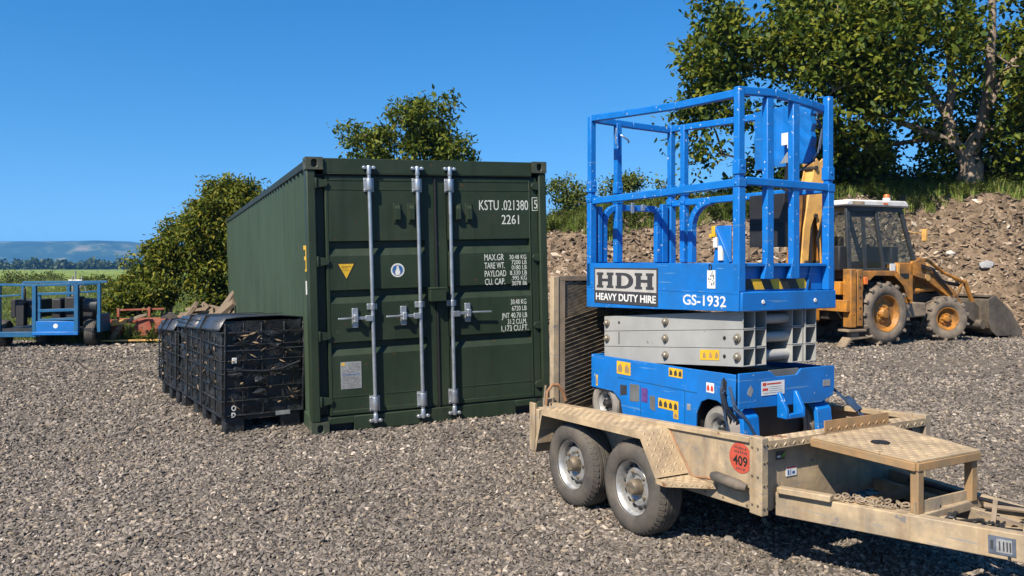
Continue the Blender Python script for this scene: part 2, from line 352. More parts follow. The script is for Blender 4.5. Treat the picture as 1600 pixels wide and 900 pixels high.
# ------------------------------------------------------------------ shipping container
CW, CH, CL = 2.477, 2.632, 13.1
ct = thing('shipping_container', 'long dark green steel shipping container with galvanised door bars and white lettering', 'shipping container', mtx=MC)
def casting(x0, y0, z0, sx, sy, sz, front=True, side=-1):
    mb = MB()
    x1, y1, z1 = x0 + sx, y0 + sy, z0 + sz
    def hole(c, u, v, hw, hh, depth):
        c, u, v, d = Vector(c), Vector(u), Vector(v), Vector(depth)
        cs = [c - u - v, c + u - v, c + u + v, c - u + v]
        un, vn = u.normalized(), v.normalized(); k = .35
        hp = [c - un * hw * k - vn * hh, c + un * hw * k - vn * hh, c + un * hw - vn * hh * .6, c + un * hw + vn * hh * .6,
              c + un * hw * k + vn * hh, c - un * hw * k + vn * hh, c - un * hw + vn * hh * .6, c - un * hw - vn * hh * .6]
        inn = [p + d for p in hp]
        f = []
        for i in range(4):
            f.append((i, (i + 1) % 4, 4 + 2 * i + 1, 4 + 2 * i)); f.append((i, 4 + 2 * i, 4 + (2 * i - 1) % 8))
        for i in range(8): f.append((4 + i, 4 + (i + 1) % 8, 12 + (i + 1) % 8, 12 + i))
        f.append(tuple(range(12, 20)))
        mb.add(cs + hp + inn, f)
    hx, hy, hz = sx / 2, sy / 2, sz / 2; c = Vector((x0 + hx, y0 + hy, z0 + hz))
    fy = -1 if front else 1
    hole(c + Vector((0, fy * hy, 0)), (hx, 0, 0), (0, 0, hz), .026, .038, (0, -fy * .05, 0))
    hole(c + Vector((side * hx, 0, 0)), (0, hy, 0), (0, 0, hz), .026, .038, (-side * .05, 0, 0))
    mb.add([(x0, y0, z0), (x1, y0, z0), (x1, y1, z0), (x0, y1, z0), (x0, y0, z1), (x1, y0, z1), (x1, y1, z1), (x0, y1, z1)],
           [(0, 3, 2, 1), (4, 5, 6, 7)] + ([(2, 3, 7, 6)] if front else [(0, 1, 5, 4)]) + ([(1, 2, 6, 5)] if side < 0 else [(0, 4, 7, 3)]))
    return mb.build('corner_casting', M['casting'], ct, bevel=.006)
for fr, y0 in ((True, -.012), (False, CL - .166)):
    for sdx, x0 in ((-1, -.004), (1, CW - .158)):
        for z0 in (0, CH - .118): casting(x0, y0, z0, .162, .178, .118, fr, sdx)
# corner posts
for x0, x1, sx in ((0, .085, 1), (CW - .085, CW, -1)):
    MB().box(x0, x1, 0, .10, .118, CH - .118).box(x0 + (.0 if sx < 0 else .004), x1 - (.004 if sx < 0 else 0), .10, .17, .118, CH - .118).build('corner_post', M['green'], ct, bevel=.012)
    MB().box(x0, x1, CL - .16, CL, .118, CH - .118).build('corner_post', M['green'], ct, bevel=.012)
# corrugated walls
def corr(n, y0, z0, z1, xo, sgn):
    pts = []; y = y0; p = .278
    for i in range(n):
        pts += [(xo, y), (xo, y + .072), (xo + sgn * .036, y + .140), (xo + sgn * .036, y + .21)]; y += p
    pts.append((xo, y))
    mb = MB(); mb.loft([[(x, yy, z0) for x, yy in pts], [(x, yy, z1) for x, yy in pts]])
    return mb
nc = int((CL - .34) / .278)
corr(nc, .17, .15, CH - .09, .012, 1).build('side_wall', M['green_sunlit'], ct, smooth=20)
corr(nc, .17, .15, CH - .09, CW - .012, -1).build('side_wall', M['green_sunlit'], ct, smooth=20)
for x0 in (0, CW - .06):
    MB().box(x0, x0 + .06, .166, CL - .16, CH - .10, CH - .022).build('top_rail', M['green_dark'], ct, bevel=.006)
    MB().box(x0, x0 + .05, .166, CL - .16, .02, .16).build('bottom_rail', M['green_sunlit'], ct, bevel=.006)
mb = MB(); pr = []
y = .1
for i in range(int((CL - .2) / .209)):
    pr += [(y, 0), (y + .09, 0), (y + .105, .02), (y + .195, .02)]; y += .209
pr.append((y, 0))
mb.loft([[(x, a, CH - .04 + b) for a, b in pr] for x in (.05, CW - .05)]); mb.build('roof', M['green_sunlit'], ct, smooth=20)
MB().box(.08, CW - .08, CL - .08, CL - .03, .1, CH - .08).build('end_wall', M['green_sunlit'], ct)
MB().box(.05, CW - .05, .05, CL - .05, .12, .16).build('floor', M['dark'], ct)
# header and sill
MB().box(.16, CW - .16, .012, .10, 2.482, CH - .006).box(.16, CW - .16, .012, .03, 2.474, 2.4815).build('door_header', M['green'], ct, bevel=.008)
MB().box(.16, .40, .012, .1, .088, .152).box(.40, 2.08, .012, .1, .012, .152).box(2.08, CW - .16, .012, .1, .088, .152).build('door_sill', M['green'], ct, bevel=.006)
MB().box(.16, CW - .16, .11, .13, .0, .15).build('cross_member', M['dark'], ct)
# doors
Z0, Z1 = .166, 2.462
YF = .034
def door(x0, x1, px0, px1):
    mb = MB()
    gro = [(1.834, 1.69), (1.365, 1.235), (.865, .735)]
    prof = [(YF, Z1 - .05)]
    prof += [(YF, 2.335), (YF - .0035, 2.333), (YF - .0035, 2.327), (YF, 2.325)]
    for a, b in gro: prof += [(YF, a), (YF + .042, a - .012), (YF + .042, a - .062), (YF, b)]
    prof += [(YF, .345), (YF - .0035, .343), (YF - .0035, .337), (YF, .335), (YF, Z0 + .045)]
    mb.loft([[(x, y, z) for y, z in prof] for x in (px0, px1)])
    # closed ends of the grooves
    for a, b in gro:
        for x in (px0 - .001, px1 + .001):
            mb.add([(x, YF, a), (x, YF + .042, a - .012), (x, YF + .042, a - .062), (x, YF, b)], [(0, 1, 2, 3)])
    d = mb.build('door', M['green'], ct, smooth=20)
    yr = .084 # recessed outer stile towards the post, proud inner stile
    f = MB()
    if x0 < 1: # left door
        f.box(x0, px0 - .03, yr, .10, Z0, Z1).box(px0 - .03, px0, YF - .004, .10, Z0, Z1)
        f.box(px1, x1, YF + .012, .10, Z0, Z1)
    else:
        f.box(x0, px0, YF + .012, .10, Z0, Z1).box(px1, px1 + .012, YF - .004, .10, Z0, Z1).box(px1 + .012, x1, YF + .004, .10, Z0, Z1)
    f.box(px0, px1, YF - .004, .09, Z1 - .05, Z1 - .002).box(px0, px1, YF - .004, .09, Z0 + .002, Z0 + .045)
    f.build('door_frame', M['green'], d, bevel=.005)
    g = MB().box(x0, x1, .05, .07, Z1 + .001, Z1 + .013).box(x0, x1, .05, .07, Z0 - .013, Z0 - .001)
    g.each('door_gasket', M['black'], d)
    return d
dl = door(.088, 1.258, .205, 1.150); dr = door(1.274, 2.388, 1.385, 2.290)
MB().box(1.2585, 1.2735, .030, .08, Z0, Z1).build('centre_gasket', M['black'], dl)
def rod(x0, xb, d, hx=None):
    top, bot = 2.545, .085
    X = lambda z: xb + (x0 - xb) * (z - bot) / (top - bot)
    mb = MB(); yr = -.006
    mb.tube([(X(bot + .05), yr, bot + .05), (X(top - .05), yr, top - .05)], .0185, 14)
    mb.build('locking_bar', M['galv'], d)
    for z, hgt, wd in ((2.375, .135, .098), (.255, .15, .10)):
        b = MB(); x = X(z)
        b.box(x - wd / 2, x + wd / 2, .018, YF + .001, z - hgt / 2, z + hgt / 2)
        b.lathe((x, yr, z - hgt * .42), (0, 0, 1), [(.0187, 0), (.031, 0), (.034, .01), (.034, hgt * .84 - .01), (.031, hgt * .84), (.0187, hgt * .84)], 16)
        b.box(x - .03, x + .03, yr, .02, z - hgt * .40, z + hgt * .40)
        for sx in (-1, 1):
            for sz in (-1, 1): b.lathe((x + sx * wd * .41, .018, z + sz * hgt * .36), (0, -1, 0), [(0, .008), (.006, .008), (.008, 0), (0, 0)], 8, False)
        b.build('bar_guide', M['galv'], d, bevel=.004)
    for z, s in ((top - .03, 1), (bot + .03, -1)):
        b = MB(); x = X(z)
        b.lathe((x, yr, z - .045), (0, 0, 1), [(0, 0), (.022, 0), (.024, .01), (.024, .08), (.019, .09), (0, .09)], 12, False)
        b.box(x - .048, x + .048, yr - .014, yr + .010, z - .012 + s * .022, z + .014 + s * .022)
        for k in (-1, 1): b.lathe((x + k * .047, .01, z + s * .024), (0, -1, 0), [(0, .034), (.016, .034), (.019, .02), (.019, 0), (0, 0)], 10, False)
        b.build('bar_cam', M['galv'], d, bevel=.003)
    b = MB(); x = X(1.19)
    b.box(x - .05, x + .05, .02, YF + .001, 1.165, 1.225).lathe((x, yr, 1.165), (0, 0, 1), [(.0187, 0), (.027, 0), (.027, .06), (.0187, .06)], 14)
    b.build('bar_guide', M['galv'], d, bevel=.004)
    if hx:
        zh = 1.092; s = 1 if hx > x else -1
        hm = MB(); yh = -.020
        hm.box(min(x, x + s * .075), max(x, x + s * .075), -.032, .006, zh - .034, zh + .022)
        hm.bar((x + s * .07, yh, zh - .004), (x + s * .20, yh, zh + .003), .010, .030)
        hm.bar((x + s * .19, yh, zh + .003), (hx, yh - .004, zh), .014, .018)
        hm.build('bar_handle', M['galv'], d, bevel=.004)
        c = MB(); xc = x + s * .168
        c.box(xc - .030, xc + .030, .012, YF + .001, zh - .095, zh + .095)
        c.box(xc - .022, xc + .022, -.034, .014, zh - .040, zh - .020).box(xc - .022, xc + .022, -.040, .014, zh + .018, zh + .034)
        c.box(xc - .018, xc + .018, -.042, -.032, zh - .040, zh + .034)
        c.build('handle_catch', M['galv'], d, bevel=.005)
rod(.596, .606, dl, .262); rod(1.078, 1.082, dl, .728); rod(1.414, 1.409, dr, 1.822)
for x, d in ((.874, dl), (1.017, dl), (1.500, dr), (1.619, dr)):
    b = MB(); z = 2.10
    b.box(x - .036, x + .036, YF - .010, YF + .001, z - .098, z + .098)
    b.loft([[(x - .024, YF - .010, z - .082), (x + .024, YF - .010, z - .082)], [(x - .024, YF - .044, z - .066), (x + .024, YF - .044, z - .066)],
            [(x - .024, YF - .044, z + .045), (x + .024, YF - .044, z + .045)], [(x - .024, YF - .010, z + .078), (x + .024, YF - .010, z + .078)]])
    for s in (-1, 1):
        b.add([(x + s * .024, YF - .010, z - .082), (x + s * .024, YF - .044, z - .066), (x + s * .024, YF - .044, z + .045), (x + s * .024, YF - .010, z + .078)], [(0, 1, 2, 3)])
    b.build('vent', M['green'], d, bevel=.003)
MB().box(1.17, 1.335, -.060, YF, 1.22, 1.355).box(1.165, 1.34, -.064, YF - .01, 1.34, 1.36).build('lock_box', M['green'], dl, bevel=.006)
def hinge(x, z, d, s):
    b = MB()
    b.lathe((x, .02, z - .05), (0, 0, 1), [(0, 0), (.019, 0), (.021, .006), (.021, .094), (.019, .1), (0, .1)], 12, False)
    b.prism([(0, -.045), (.10, -.030), (.115, 0), (.10, .030), (0, .045)], (x, .012, z), (-s, 0, 0), (0, 0, 1), (0, .025, 0))
    b.build('hinge', M['green'], d, bevel=.003)
for z in (2.375, 1.63, .92, .30):
    hinge(2.425, z, dr, 1); hinge(.092, z + .012, dl, -1)
# stickers on the doors
def flat(mb, poly, o, ux, uy, n, t=.0012):
    mb.prism(poly, Vector(o), ux, uy, Vector(n) * t); return mb
yS = YF - .0004
def disc(r, n=28): return [(r * math.cos(2 * math.pi * k / n), r * math.sin(2 * math.pi * k / n)) for k in range(n)]
X_, Z_, NY = (1, 0, 0), (0, 0, 1), (0, -1, 0)
tri = [(-.093, .078), (.093, .078), (0, -.098)]
t = flat(MB(), tri, (.362, yS, 1.548), X_, Z_, NY).build('warning_sticker', M['sticker_black'], dl, smooth=0)
flat(MB(), [(x * .80, z * .80 + .004) for x, z in tri], (.362, yS - .0012, 1.548), X_, Z_, NY, .0006).build('sticker_face', M['yellow'], t, smooth=0)
sm = MB()
for q in ((-.045, .038, .09, .006), (-.036, .026, .012, .006), (-.014, .026, .03, .005), (-.034, .006, .068, .004)): sm.prism([(q[0], q[1]), (q[0] + q[2], q[1] + q[3] * .2), (q[0] + q[2], q[1] + q[3]), (q[0], q[1] + q[3])], (.362, yS - .0019, 1.546), X_, Z_, (0, -.0005, 0))
sm.build('sticker_print', M['sticker_black'], t, smooth=0)
s = flat(MB(), disc(.068), (.867, yS, 1.540), X_, Z_, NY).build('seal_sticker', M['white'], dl, smooth=0)
flat(MB(), disc(.056), (.867, yS - .0012, 1.540), X_, Z_, NY, .0005).build('seal_ring', M['plate'], s, smooth=0)
sb = MB()
for sx in (-1, 1): sb.prism([(sx * .012, .048), (sx * .040, .036), (sx * .050, .0), (sx * .044, -.024), (sx * .026, -.036), (sx * .030, .0), (sx * .012, .020)], (.867, yS - .0018, 1.540), X_, Z_, (0, -.0005, 0))
sb.build('seal_print', M['sticker_blue'], s, smooth=0)
sw = MB(); sw.prism([(-.008, .040), (.008, .044), (.014, .015), (.024, -.025), (.016, -.046), (-.018, -.046), (-.024, -.02), (-.012, .012)], (.867, yS - .0024, 1.540), X_, Z_, (0, -.0005, 0))
sw.build('seal_figure', M['white'], s, smooth=0)
pl = MB().box(.285, .485, yS - .003, yS, .412, .672).build('data_plate', M['plate'], dl, bevel=.002)
pp = MB(); r_ = random.Random(3)
for k in range(17):
    z = .652 - k * .0142; x = .300 + (.06 if k < 4 else 0)
    while x < .46:
        wd = r_.uniform(.012, .045); pp.box(x, min(x + wd, .472), yS - .0036, yS - .0029, z - .0022, z + .0022); x += wd + r_.uniform(.006, .02)
pp.build('plate_text', M['arm_in'], pl, smooth=0)
MB().box(.293, .325, yS - .0038, yS - .0029, .640, .664).build('plate_corner', M['yellow'], pl, smooth=0)
MB().box(.300, .472, yS - .0040, yS - .0029, .548, .554).build('plate_line', M['sticker_blue'], pl, smooth=0)
# stencilled lettering
o0 = (0, YF - .0004, 0)
L1 = [('KSTU .021380', 1.728, 2.130, .106, .545, 'LEFT', 0), ('2261', 1.975, 1.984, .100, .195, 'LEFT', 0)]
L2 = [('MAX.GR', 1.775, 1.612, .068, .215, 'LEFT', 0), ('TARE WT.', 1.778, 1.528, .066, .225, 'LEFT', 0), ('PAYLOAD', 1.776, 1.445, .066, .236, 'LEFT', 0), ('CU. CAP.', 1.778, 1.362, .066, .222, 'LEFT', 0)]
for i, st in enumerate(('30.48 KG', '7200 LB', '0180 LB', '8.330 LB', '.995 KG', '3078 86')): L2.append((st, 2.250, 1.620 - i * .0545, .046, .020 * len(st) + .03, 'RIGHT', 0))
L3 = [('30.48 KG', 2.238, 1.150, .054, .175, 'RIGHT', 0), ('6720 LB', 2.238, 1.084, .050, .165, 'RIGHT', 0), ('JNT 40.70 LB', 2.242, 1.010, .056, .285, 'RIGHT', 0), ('31.2 CU.M.', 2.238, .946, .054, .215, 'RIGHT', 0), ('1,173 CU.FT.', 2.254, .876, .060, .300, 'RIGHT', 0)]
for L_ in (L1[:1], L1[1:], L2[:4], L2[4:], L3): text_block(L_, 'lettering', M['stencil'], dr, o0, X_, Z_)
yq = YF + .004 - .0004
text_block([('5', 2.345, 2.146, .094, .038, 'LEFT', 0)], 'check_digit', M['stencil'], dr, (0, yq, 0), X_, Z_)
bx = MB()
for a in ((2.326, 2.332, 2.122, 2.262), (2.398 - .012, 2.392 - .006 + .002, 2.122, 2.262), (2.332, 2.386, 2.122, 2.128), (2.332, 2.386, 2.256, 2.262)): bx.box(min(a[0], a[1]), max(a[0], a[1]), yq - .0014, yq - .0002, a[2], a[3])
bx.build('digit_box', M['stencil'], dr, smooth=0)
# marks on the left side wall near the front post
ym = MB()
for a in ((.20, .235, 1.55, 1.80), (.235, .36, 1.76, 1.80), (.235, .32, 1.66, 1.695), (.235, .28, 1.55, 1.575)): ym.box(-.0042, -.0012 + .001, a[0] - .1, a[1] - .1, a[2], a[3])
ym.build('yellow_mark', M['yellow'], ct, smooth=0)
MB().box(-.0042, 0, .105, .165, 1.33, 1.46).build('white_label', M['white'], ct, smooth=0)
rub = MB(); r_ = random.Random(5)
for k in range(26):
    z = r_.uniform(.2, 2.4); rub.box(-.0016 + r_.uniform(-.001, 0), .001, r_.uniform(0, .05), r_.uniform(.06, .09), z, z + r_.uniform(.01, .06))

# ------------------------------------------------------------------ black crates beside the container
def crate_stack(name, label, y0, y1, w, h0, h1, seed, mtx, dx=0, tag_plate=False):
    r = random.Random(seed); L = y1 - y0
    t = thing(name, label, 'crate', mtx=local(mtx, (dx, y0, 0)), group='black plastic pallet boxes beside the container')
    def top(y): return h0 + (h1 - h0) * y / L
    zb = .17
    # body walls: bulging sheet panels
    mb = MB(); nx, ny, nz = 10, 16, 14
    def P(a, y, k, side):
        z = zb + (top(y) - zb) * k
        b = .024 * math.sin(a * 9 + z * 17 + seed) * math.sin(z * 13 + y * 7) + r.uniform(-.004, .004)
        return b, z
    secs = []
    for k in range(nz + 1):
        q = k / nz; row = []
        for i in range(nx): b, z = P(i / nx * w, 0, q, 0); row.append((i / nx * w, -b, z))
        for i in range(ny): b, z = P(i / ny * L + 3, i / ny * L, q, 1); row.append((w + b, i / ny * L, z))
        for i in range(nx): b, z = P(i / nx * w + 5, L, q, 2); row.append((w - i / nx * w, L + b, z))
        for i in range(ny): b, z = P(i / ny * L + 8, L - i / ny * L, q, 3); row.append((-b, L - i / ny * L, z))
        secs.append(row)
    mb.loft(secs, closed=True); mb.build('body', M['crate'], t, smooth=50)
    # ribs: horizontal bands and vertical stiles as one moulded rib cage
    rb = MB()
    for z in (zb + .012, .30, .43, .575, .70, .83, .95):
        if z > max(h0, h1) - .1: continue
        zz = lambda y: min(z, top(y) - .03)
        z += r.uniform(-.015, .015); th = r.choice((.010, .014, .02))
        rb.bar((-.02, -.020, zz(0)), (w + .02, -.020, zz(0)), .022, th).bar((-.020, -.02, zz(0)), (-.020, L, zz(L)), .022, th).bar((w + .016, 0, zz(0)), (w + .016, L, zz(L)), .022, th)
    for x in (0.0, w * .23, w * .49, w * .74, w): rb.bar((x, -.016, zb), (x + r.uniform(-.02, .02), -.016, top(0) - .02), .012 if 0 < x < w else .045, .014)
    n = max(3, int(L / .24))
    for i in range(n + 1):
        y = i / n * L; rb.bar((-.016, y, zb), (-.016, y + r.uniform(-.03, .03), top(y) - .1), .014, .016 if 0 < i < n else .05)
        rb.bar((w + .014, y, zb), (w + .014, y, top(y) - .02), .018, .02)
    rb.build('rib_frame', M['crate'], t, bevel=.004)
    # lids: panels sagging and tilted
    lm = MB(); k = 1 if L < 1.5 else 2
    for i in range(k):
        a, b = i / k * L, (i + 1) / k * L - .012
        dz = r.uniform(-.012, .02)
        e = .035
        secs = [[(-.044, a, top(a) - .105 + dz), (-.042, b, top(b) - .105 + dz)], [(-.039, a, top(a) - .085 + dz), (-.036, b, top(b) - .085 + dz)], [(.02, a, top(a) + .014 + dz), (.025, b, top(b) + .010 + dz)], [(w * .25, a, top(a) + .028 + dz), (w * .25, b, top(b) + .022 + dz)],
                [(w * .7, a, top(a) + .032 + dz), (w * .7, b, top(b) + .02 + dz)], [(w + .03, a, top(a) + .004 + dz), (w + .03, b, top(b) + .004)], [(w + .035, a, top(a) - .05), (w + .035, b, top(b) - .05)]]
        lm.loft(secs)
    q = lm.build('lid', M['crate_lid'], t, smooth=30)
    sm_ = q.modifiers.new('thick', 'SOLIDIFY'); sm_.thickness = .012; sm_.offset = -1
    # straps
    for y in ([L * .45] if L < 1 else [L * .38, L * .72]):
        st = MB(); st.box(-.040, -.030, y - .02, y + .02, zb, top(y) - .14).box(.03, w + .045, y - .02, y + .02, top(y) + .045, top(y) + .05).bar((-.066, y, top(y) - .15), (.03, y, top(y) + .045), .04, .005, (0, 1, 0))
        st.build('strap', M['black'], t)
    st = MB()
    pts = [(0.02, -.034, .62), (.2, -.04, .60), (.38, -.05, .585), (.55, -.042, .60), (w - .03, -.034, .66)]
    st.tube(pts, .012, 6); pts = [(0.02, -.034, .795), (.3, -.034, .79), (w, -.034, .80)]; st.tube(pts, .007, 6)
    st.build('cable', M['hose'], t)
    fm = MB()
    for i in range(16 if L > 1.5 else 6):
        if i % 2: c = Vector((r.uniform(.08, w - .1), -.036, r.uniform(.3, top(0) - .12))); a, b = Vector((1, 0, 0)), Vector((0, 0, 1)); nn = Vector((0, -1, 0))
        else: c = Vector((-.036, r.uniform(.1, L - .1), r.uniform(.3, .85))); a, b = Vector((0, 1, 0)), Vector((0, 0, 1)); nn = Vector((-1, 0, 0))
        q = [c + (a * math.cos(t) * r.uniform(.03, .11) + b * math.sin(t) * r.uniform(.015, .05)) + nn * r.uniform(-.004, .012) for t in [k_ * math.pi / 4 for k_ in range(8)]]
        fm.add([c + nn * .014] + q, [(0, 1 + k_, 1 + (k_ + 1) % 8) for k_ in range(8)])
    for i_, o_ in enumerate(fm.each('torn_film', M['crate'], t, smooth=0)): pass
    # feet
    for x in ((.015, .20), (w - .20, w - .015)):
        for y in [.0] + [L * f for f in ((.2, .4, .6, .9) if L > 1.5 else (.4, .85))]:
            MB().box(x[0], x[1], y + .0, y + .15, -.03, zb - .004).build('foot', M['crate'], t, bevel=.012)
    MB().box(.02, w - .02, .03, L - .02, .12, zb - .002).build('base', M['dark'], t)
    # twigs and straw caught on the net
    db = MB()
    for i in range(150 if L > 1.5 else 70):
        if r.random() < .45: c = Vector((r.uniform(.05, w - .05), -.034 + r.uniform(-.006, .0), r.uniform(.22, top(0) - .08))); u = Vector((r.uniform(-1, 1), r.uniform(-.3, .1), r.uniform(-1, 1)))
        else: c = Vector((-.034, r.uniform(.05, L - .05), r.uniform(.22, .8))); u = Vector((r.uniform(-.3, .1), r.uniform(-1, 1), r.uniform(-1, 1)))
        u = u.normalized() * r.uniform(.010, .055); v = u.orthogonal().normalized() * r.uniform(.002, .012)
        db.add([c - u, c - v, c + u, c + v, c + Vector((-.004, -.004, .004))], [(0, 1, 4), (1, 2, 4), (2, 3, 4), (3, 0, 4)])
    db.build('caught_straw', M['crate_wrap'], t, smooth=0)['kind'] = 'stuff'
    if tag_plate:
        MB().box(.49, .63, -.036, -.030, .145, .185).build('paper_tag', M['plate'], t)
        for z, hgt in ((.70, .055), (.595, .035)): MB().box(.072, .118, -.034, -.026, z - hgt / 2, z + hgt / 2).build('blue_label', M['white'], t, bevel=.004)
        text_block([('O', .065, .225, .05, .045, 'LEFT', .002), ('D', .065, .165, .042, .04, 'LEFT', .003)], 'white_mark', M['white'], t, (0, -.030, 0), (1, 0, 0), (0, 0, 1))
    return t
crate_stack('pallet_box', 'tall ribbed black plastic pallet box with blue labels, nearest to camera beside container', 0, 2.05, .76, 1.075, .99, 11, MBX, 0, True)
crate_stack('pallet_box', 'lower ribbed black plastic pallet box behind the tall one, farther from camera', 2.08, 3.12, .76, .93, .88, 23, MBX, -.02)
# ------------------------------------------------------------------ twin axle plant trailer
TW, TL = 1.41, 2.10
tr = thing('plant_trailer', 'mud stained cream twin axle trailer carrying the blue scissor lift', 'trailer', mtx=MT)
rz = lambda y: .722 - .056 * y          # rail height falls to the rear
zb = lambda y: .325 - .03 * y
# side panels with folded top rail
for nm, x0, sg in (('side_panel', 0, 1), ('side_panel', TW, -1)):
    mb = MB(); a, b = sorted((x0 + sg * .012, x0 + sg * .018))
    mb.loft([[(a, .085, zb(0) + .09), (a, .085, rz(.085) - .02), (b, .085, rz(.085) - .02), (b, .085, zb(0) + .09)], [(a, TL, zb(TL) + .12), (a, TL, rz(TL) - .02), (b, TL, rz(TL) - .02), (b, TL, zb(TL) + .12)]], closed=True)
    mb.build('side_panel', M['tan'], tr)
    rl = MB()
    a, b = sorted((x0 - sg * .004, x0 + sg * .055))
    rl.loft([[(a, y, rz(y) - .03), (a, y, rz(y)), (b, y, rz(y)), (b, y, rz(y) - .012), (x0 + sg * .01, y, rz(y) - .012), (x0 + sg * .01, y, rz(y) - .03)] for y in (.086, TL)], closed=True)
    rl.build('top_rail', M['tan2'], tr, bevel=.003)
    cb = MB(); a, b = sorted((x0 + sg * .022, x0 + sg * .075))
    cb.loft([[(a, y, zb(y) + .005), (a, y, zb(y) + .14), (b, y, zb(y) + .14), (b, y, zb(y) + .005)] for y in (.09, TL)], closed=True)
    cb.build('chassis_beam', M['tan'], tr, bevel=.006)
for x0, x1 in ((0, .049), (TW - .049, TW)):
    MB().box(x0, x1, -.004, .085, .318, .726).build('corner_post', M['tan'], tr, bevel=.005)
    MB().box(x0 - .012, x1 - .004, TL - .02, TL + .05, .25, .63).build('corner_post', M['tan'], tr, bevel=.005)
# front panel, its tread plate lip
MB().box(.049, TW - .049, .050, .056, .33, .69).build('front_panel', M['tan'], tr)
lip = MB(); lip.box(.049, TW - .049, -.004, .10, .692, .704).box(.049, TW - .049, -.006, .001, .664, .704)
lip.treads((.05, -.006, .666), (1, 0, 0), (0, 0, 1), TW - .1, .036, (0, -1, 0), .034, .016, .006).treads((.05, 0, .704), (1, 0, 0), (0, 1, 0), TW - .1, .1, (0, 0, 1))
lip.build('front_lip', M['tan2'], tr)
MB().box(.05, .115, .028, .049, .33, .66).box(1.28, 1.36, .028, .049, .33, .66).each('gusset', M['tan'], tr, bevel=.003)
fl = MB(); fl.box(.02, TW - .02, .057, TL, .425, .437); fl.treads((.06, .07, .437), (1, 0, 0), (0, 1, 0), TW - .12, TL - .1, (0, 0, 1), .05, .02, .006, .003)
fl.build('floor', M['tan2'], tr)
cm = MB()
for y in (.2, .6, 1.0, 1.4, 1.8): cm.box(.08, TW - .08, y, y + .05, .34, .42)
cm.build('cross_member', M['tan'], tr)
# fenders, built on the near side and mirrored
def fender(mx):
    fx = (lambda p: (TW - p[0], p[1], p[2])) if mx else None
    m = MB(fn=fx); xo = -.205
    path = [(1.965, .285), (1.845, .612), (.745, .650), (.575, .418)]
    top = [[(xo, y, z), (.012, y, z)] for y, z in path]; m.loft(top)
    m.loft([[(xo, y, z), (xo, y + (.0 if 0 < i < 3 else (-.03 if i == 0 else .03)), z - (.042 if 0 < i < 3 else .012))] for i, (y, z) in enumerate(path)])
    # treads on the three faces
    def tr_face(a, b):
        (ya, za), (yb, zb_) = a, b; d = Vector((0, yb - ya, zb_ - za)); L = d.length; n_ = Vector((1, 0, 0)).cross(d).normalized()
        if n_.z < 0: n_ = -n_
        m.treads((xo, ya, za), (1, 0, 0), d, -xo, L, n_, .034, .0155, .0068, .0045)
    for i in range(3): tr_face(path[i], path[i + 1])
    o = m.build('fender', M['tan2'], tr, smooth=0)
    sol = o.modifiers.new('t', 'SOLIDIFY'); sol.thickness = .004; sol.offset = 0
    m = MB(fn=fx); m.prism([(-.205, .605), (-.215, .52), (.010, .345), (.010, .605)], (0, 0, .380), (1, 0, 0), (0, 1, 0), (0, 0, .028))
    for i in range(7):
        for j in range(8):
            x, y = -.195 + .03 * i, .36 + .032 * j
            if y > .37 + (.0 - x) * .80 and y < .59 and x < 0:
                a = math.pi / 4 if (i + j) % 2 else -math.pi / 4; d = Vector((math.cos(a), math.sin(a), 0)); e = Vector((-d.y, d.x, 0)); c = Vector((x, y, .408)); u = Vector((0, 0, .004))
                m.add([c - d * .014, c - e * .006, c + d * .014, c + e * .006, c + u - d * .006, c + u + d * .006], [(0, 1, 5, 4), (1, 2, 5), (2, 3, 4, 5), (3, 0, 4)])
    n1 = Vector((-.225 * 0 - .175, -.225, 0)).normalized(); m.treads((-.215, .52, .380), (.225, -.175, 0), (0, 0, 1), .285, .034, n1, .028, .012, .005)
    m.build('step', M['tan2'], tr)
    m = MB(fn=fx); m.box(-.20, .0, 1.90, 1.99, .36, .60).box(-.215, -.195, 1.93, 2.0, .30, .64); m.build('rear_bracket', M['tan'], tr, bevel=.004)
    m = MB(fn=fx); m.tube([(-.02, .335, .462), (-.035, .30, .466), (-.035, .12, .458), (-.02, .085, .452)], [.022, .030, .030, .020], 10)
    m.build('grab_handle', M['rub'], tr)
fender(False); fender(True)
bo_ = []
for x in (.012, .037):
    for z in (.36, .48, .60, .69): bo_.append(((x, -.0045, z), (0, -1, 0)))
for z in (.37, .52, .67): bo_ += [((-.0005, .022, z), (-1, 0, 0)), ((-.0005, .062, z), (-1, 0, 0))]
for y in (.12, .30, .44): bo_.append(((.0215, y, .345), (-1, 0, 0)))
for c, ax in bo_: MB().lathe(c, ax, [(0, .005), (.0055, .005), (.0075, 0)], 6, False).build('bolt', M['hub'], tr, smooth=0)
for a, b in (((.0105, .738, .645), (.0105, .545, .41)), ((.0105, .13, .462), (.0105, .55, .405)), ((.0105, .74, .652), (.0105, 1.84, .615))):
    MB().tube([a, Vector(a).lerp(Vector(b), .3) + Vector((0, .004, -.003)), Vector(a).lerp(Vector(b), .7) + Vector((0, -.003, .004)), b], .0065, 6).build('weld_seam', M['rust_hose'], tr)
MB().tube([(.052, .048, .34), (.052, .048, .68)], .006, 6).build('weld_seam', M['rust_hose'], tr)
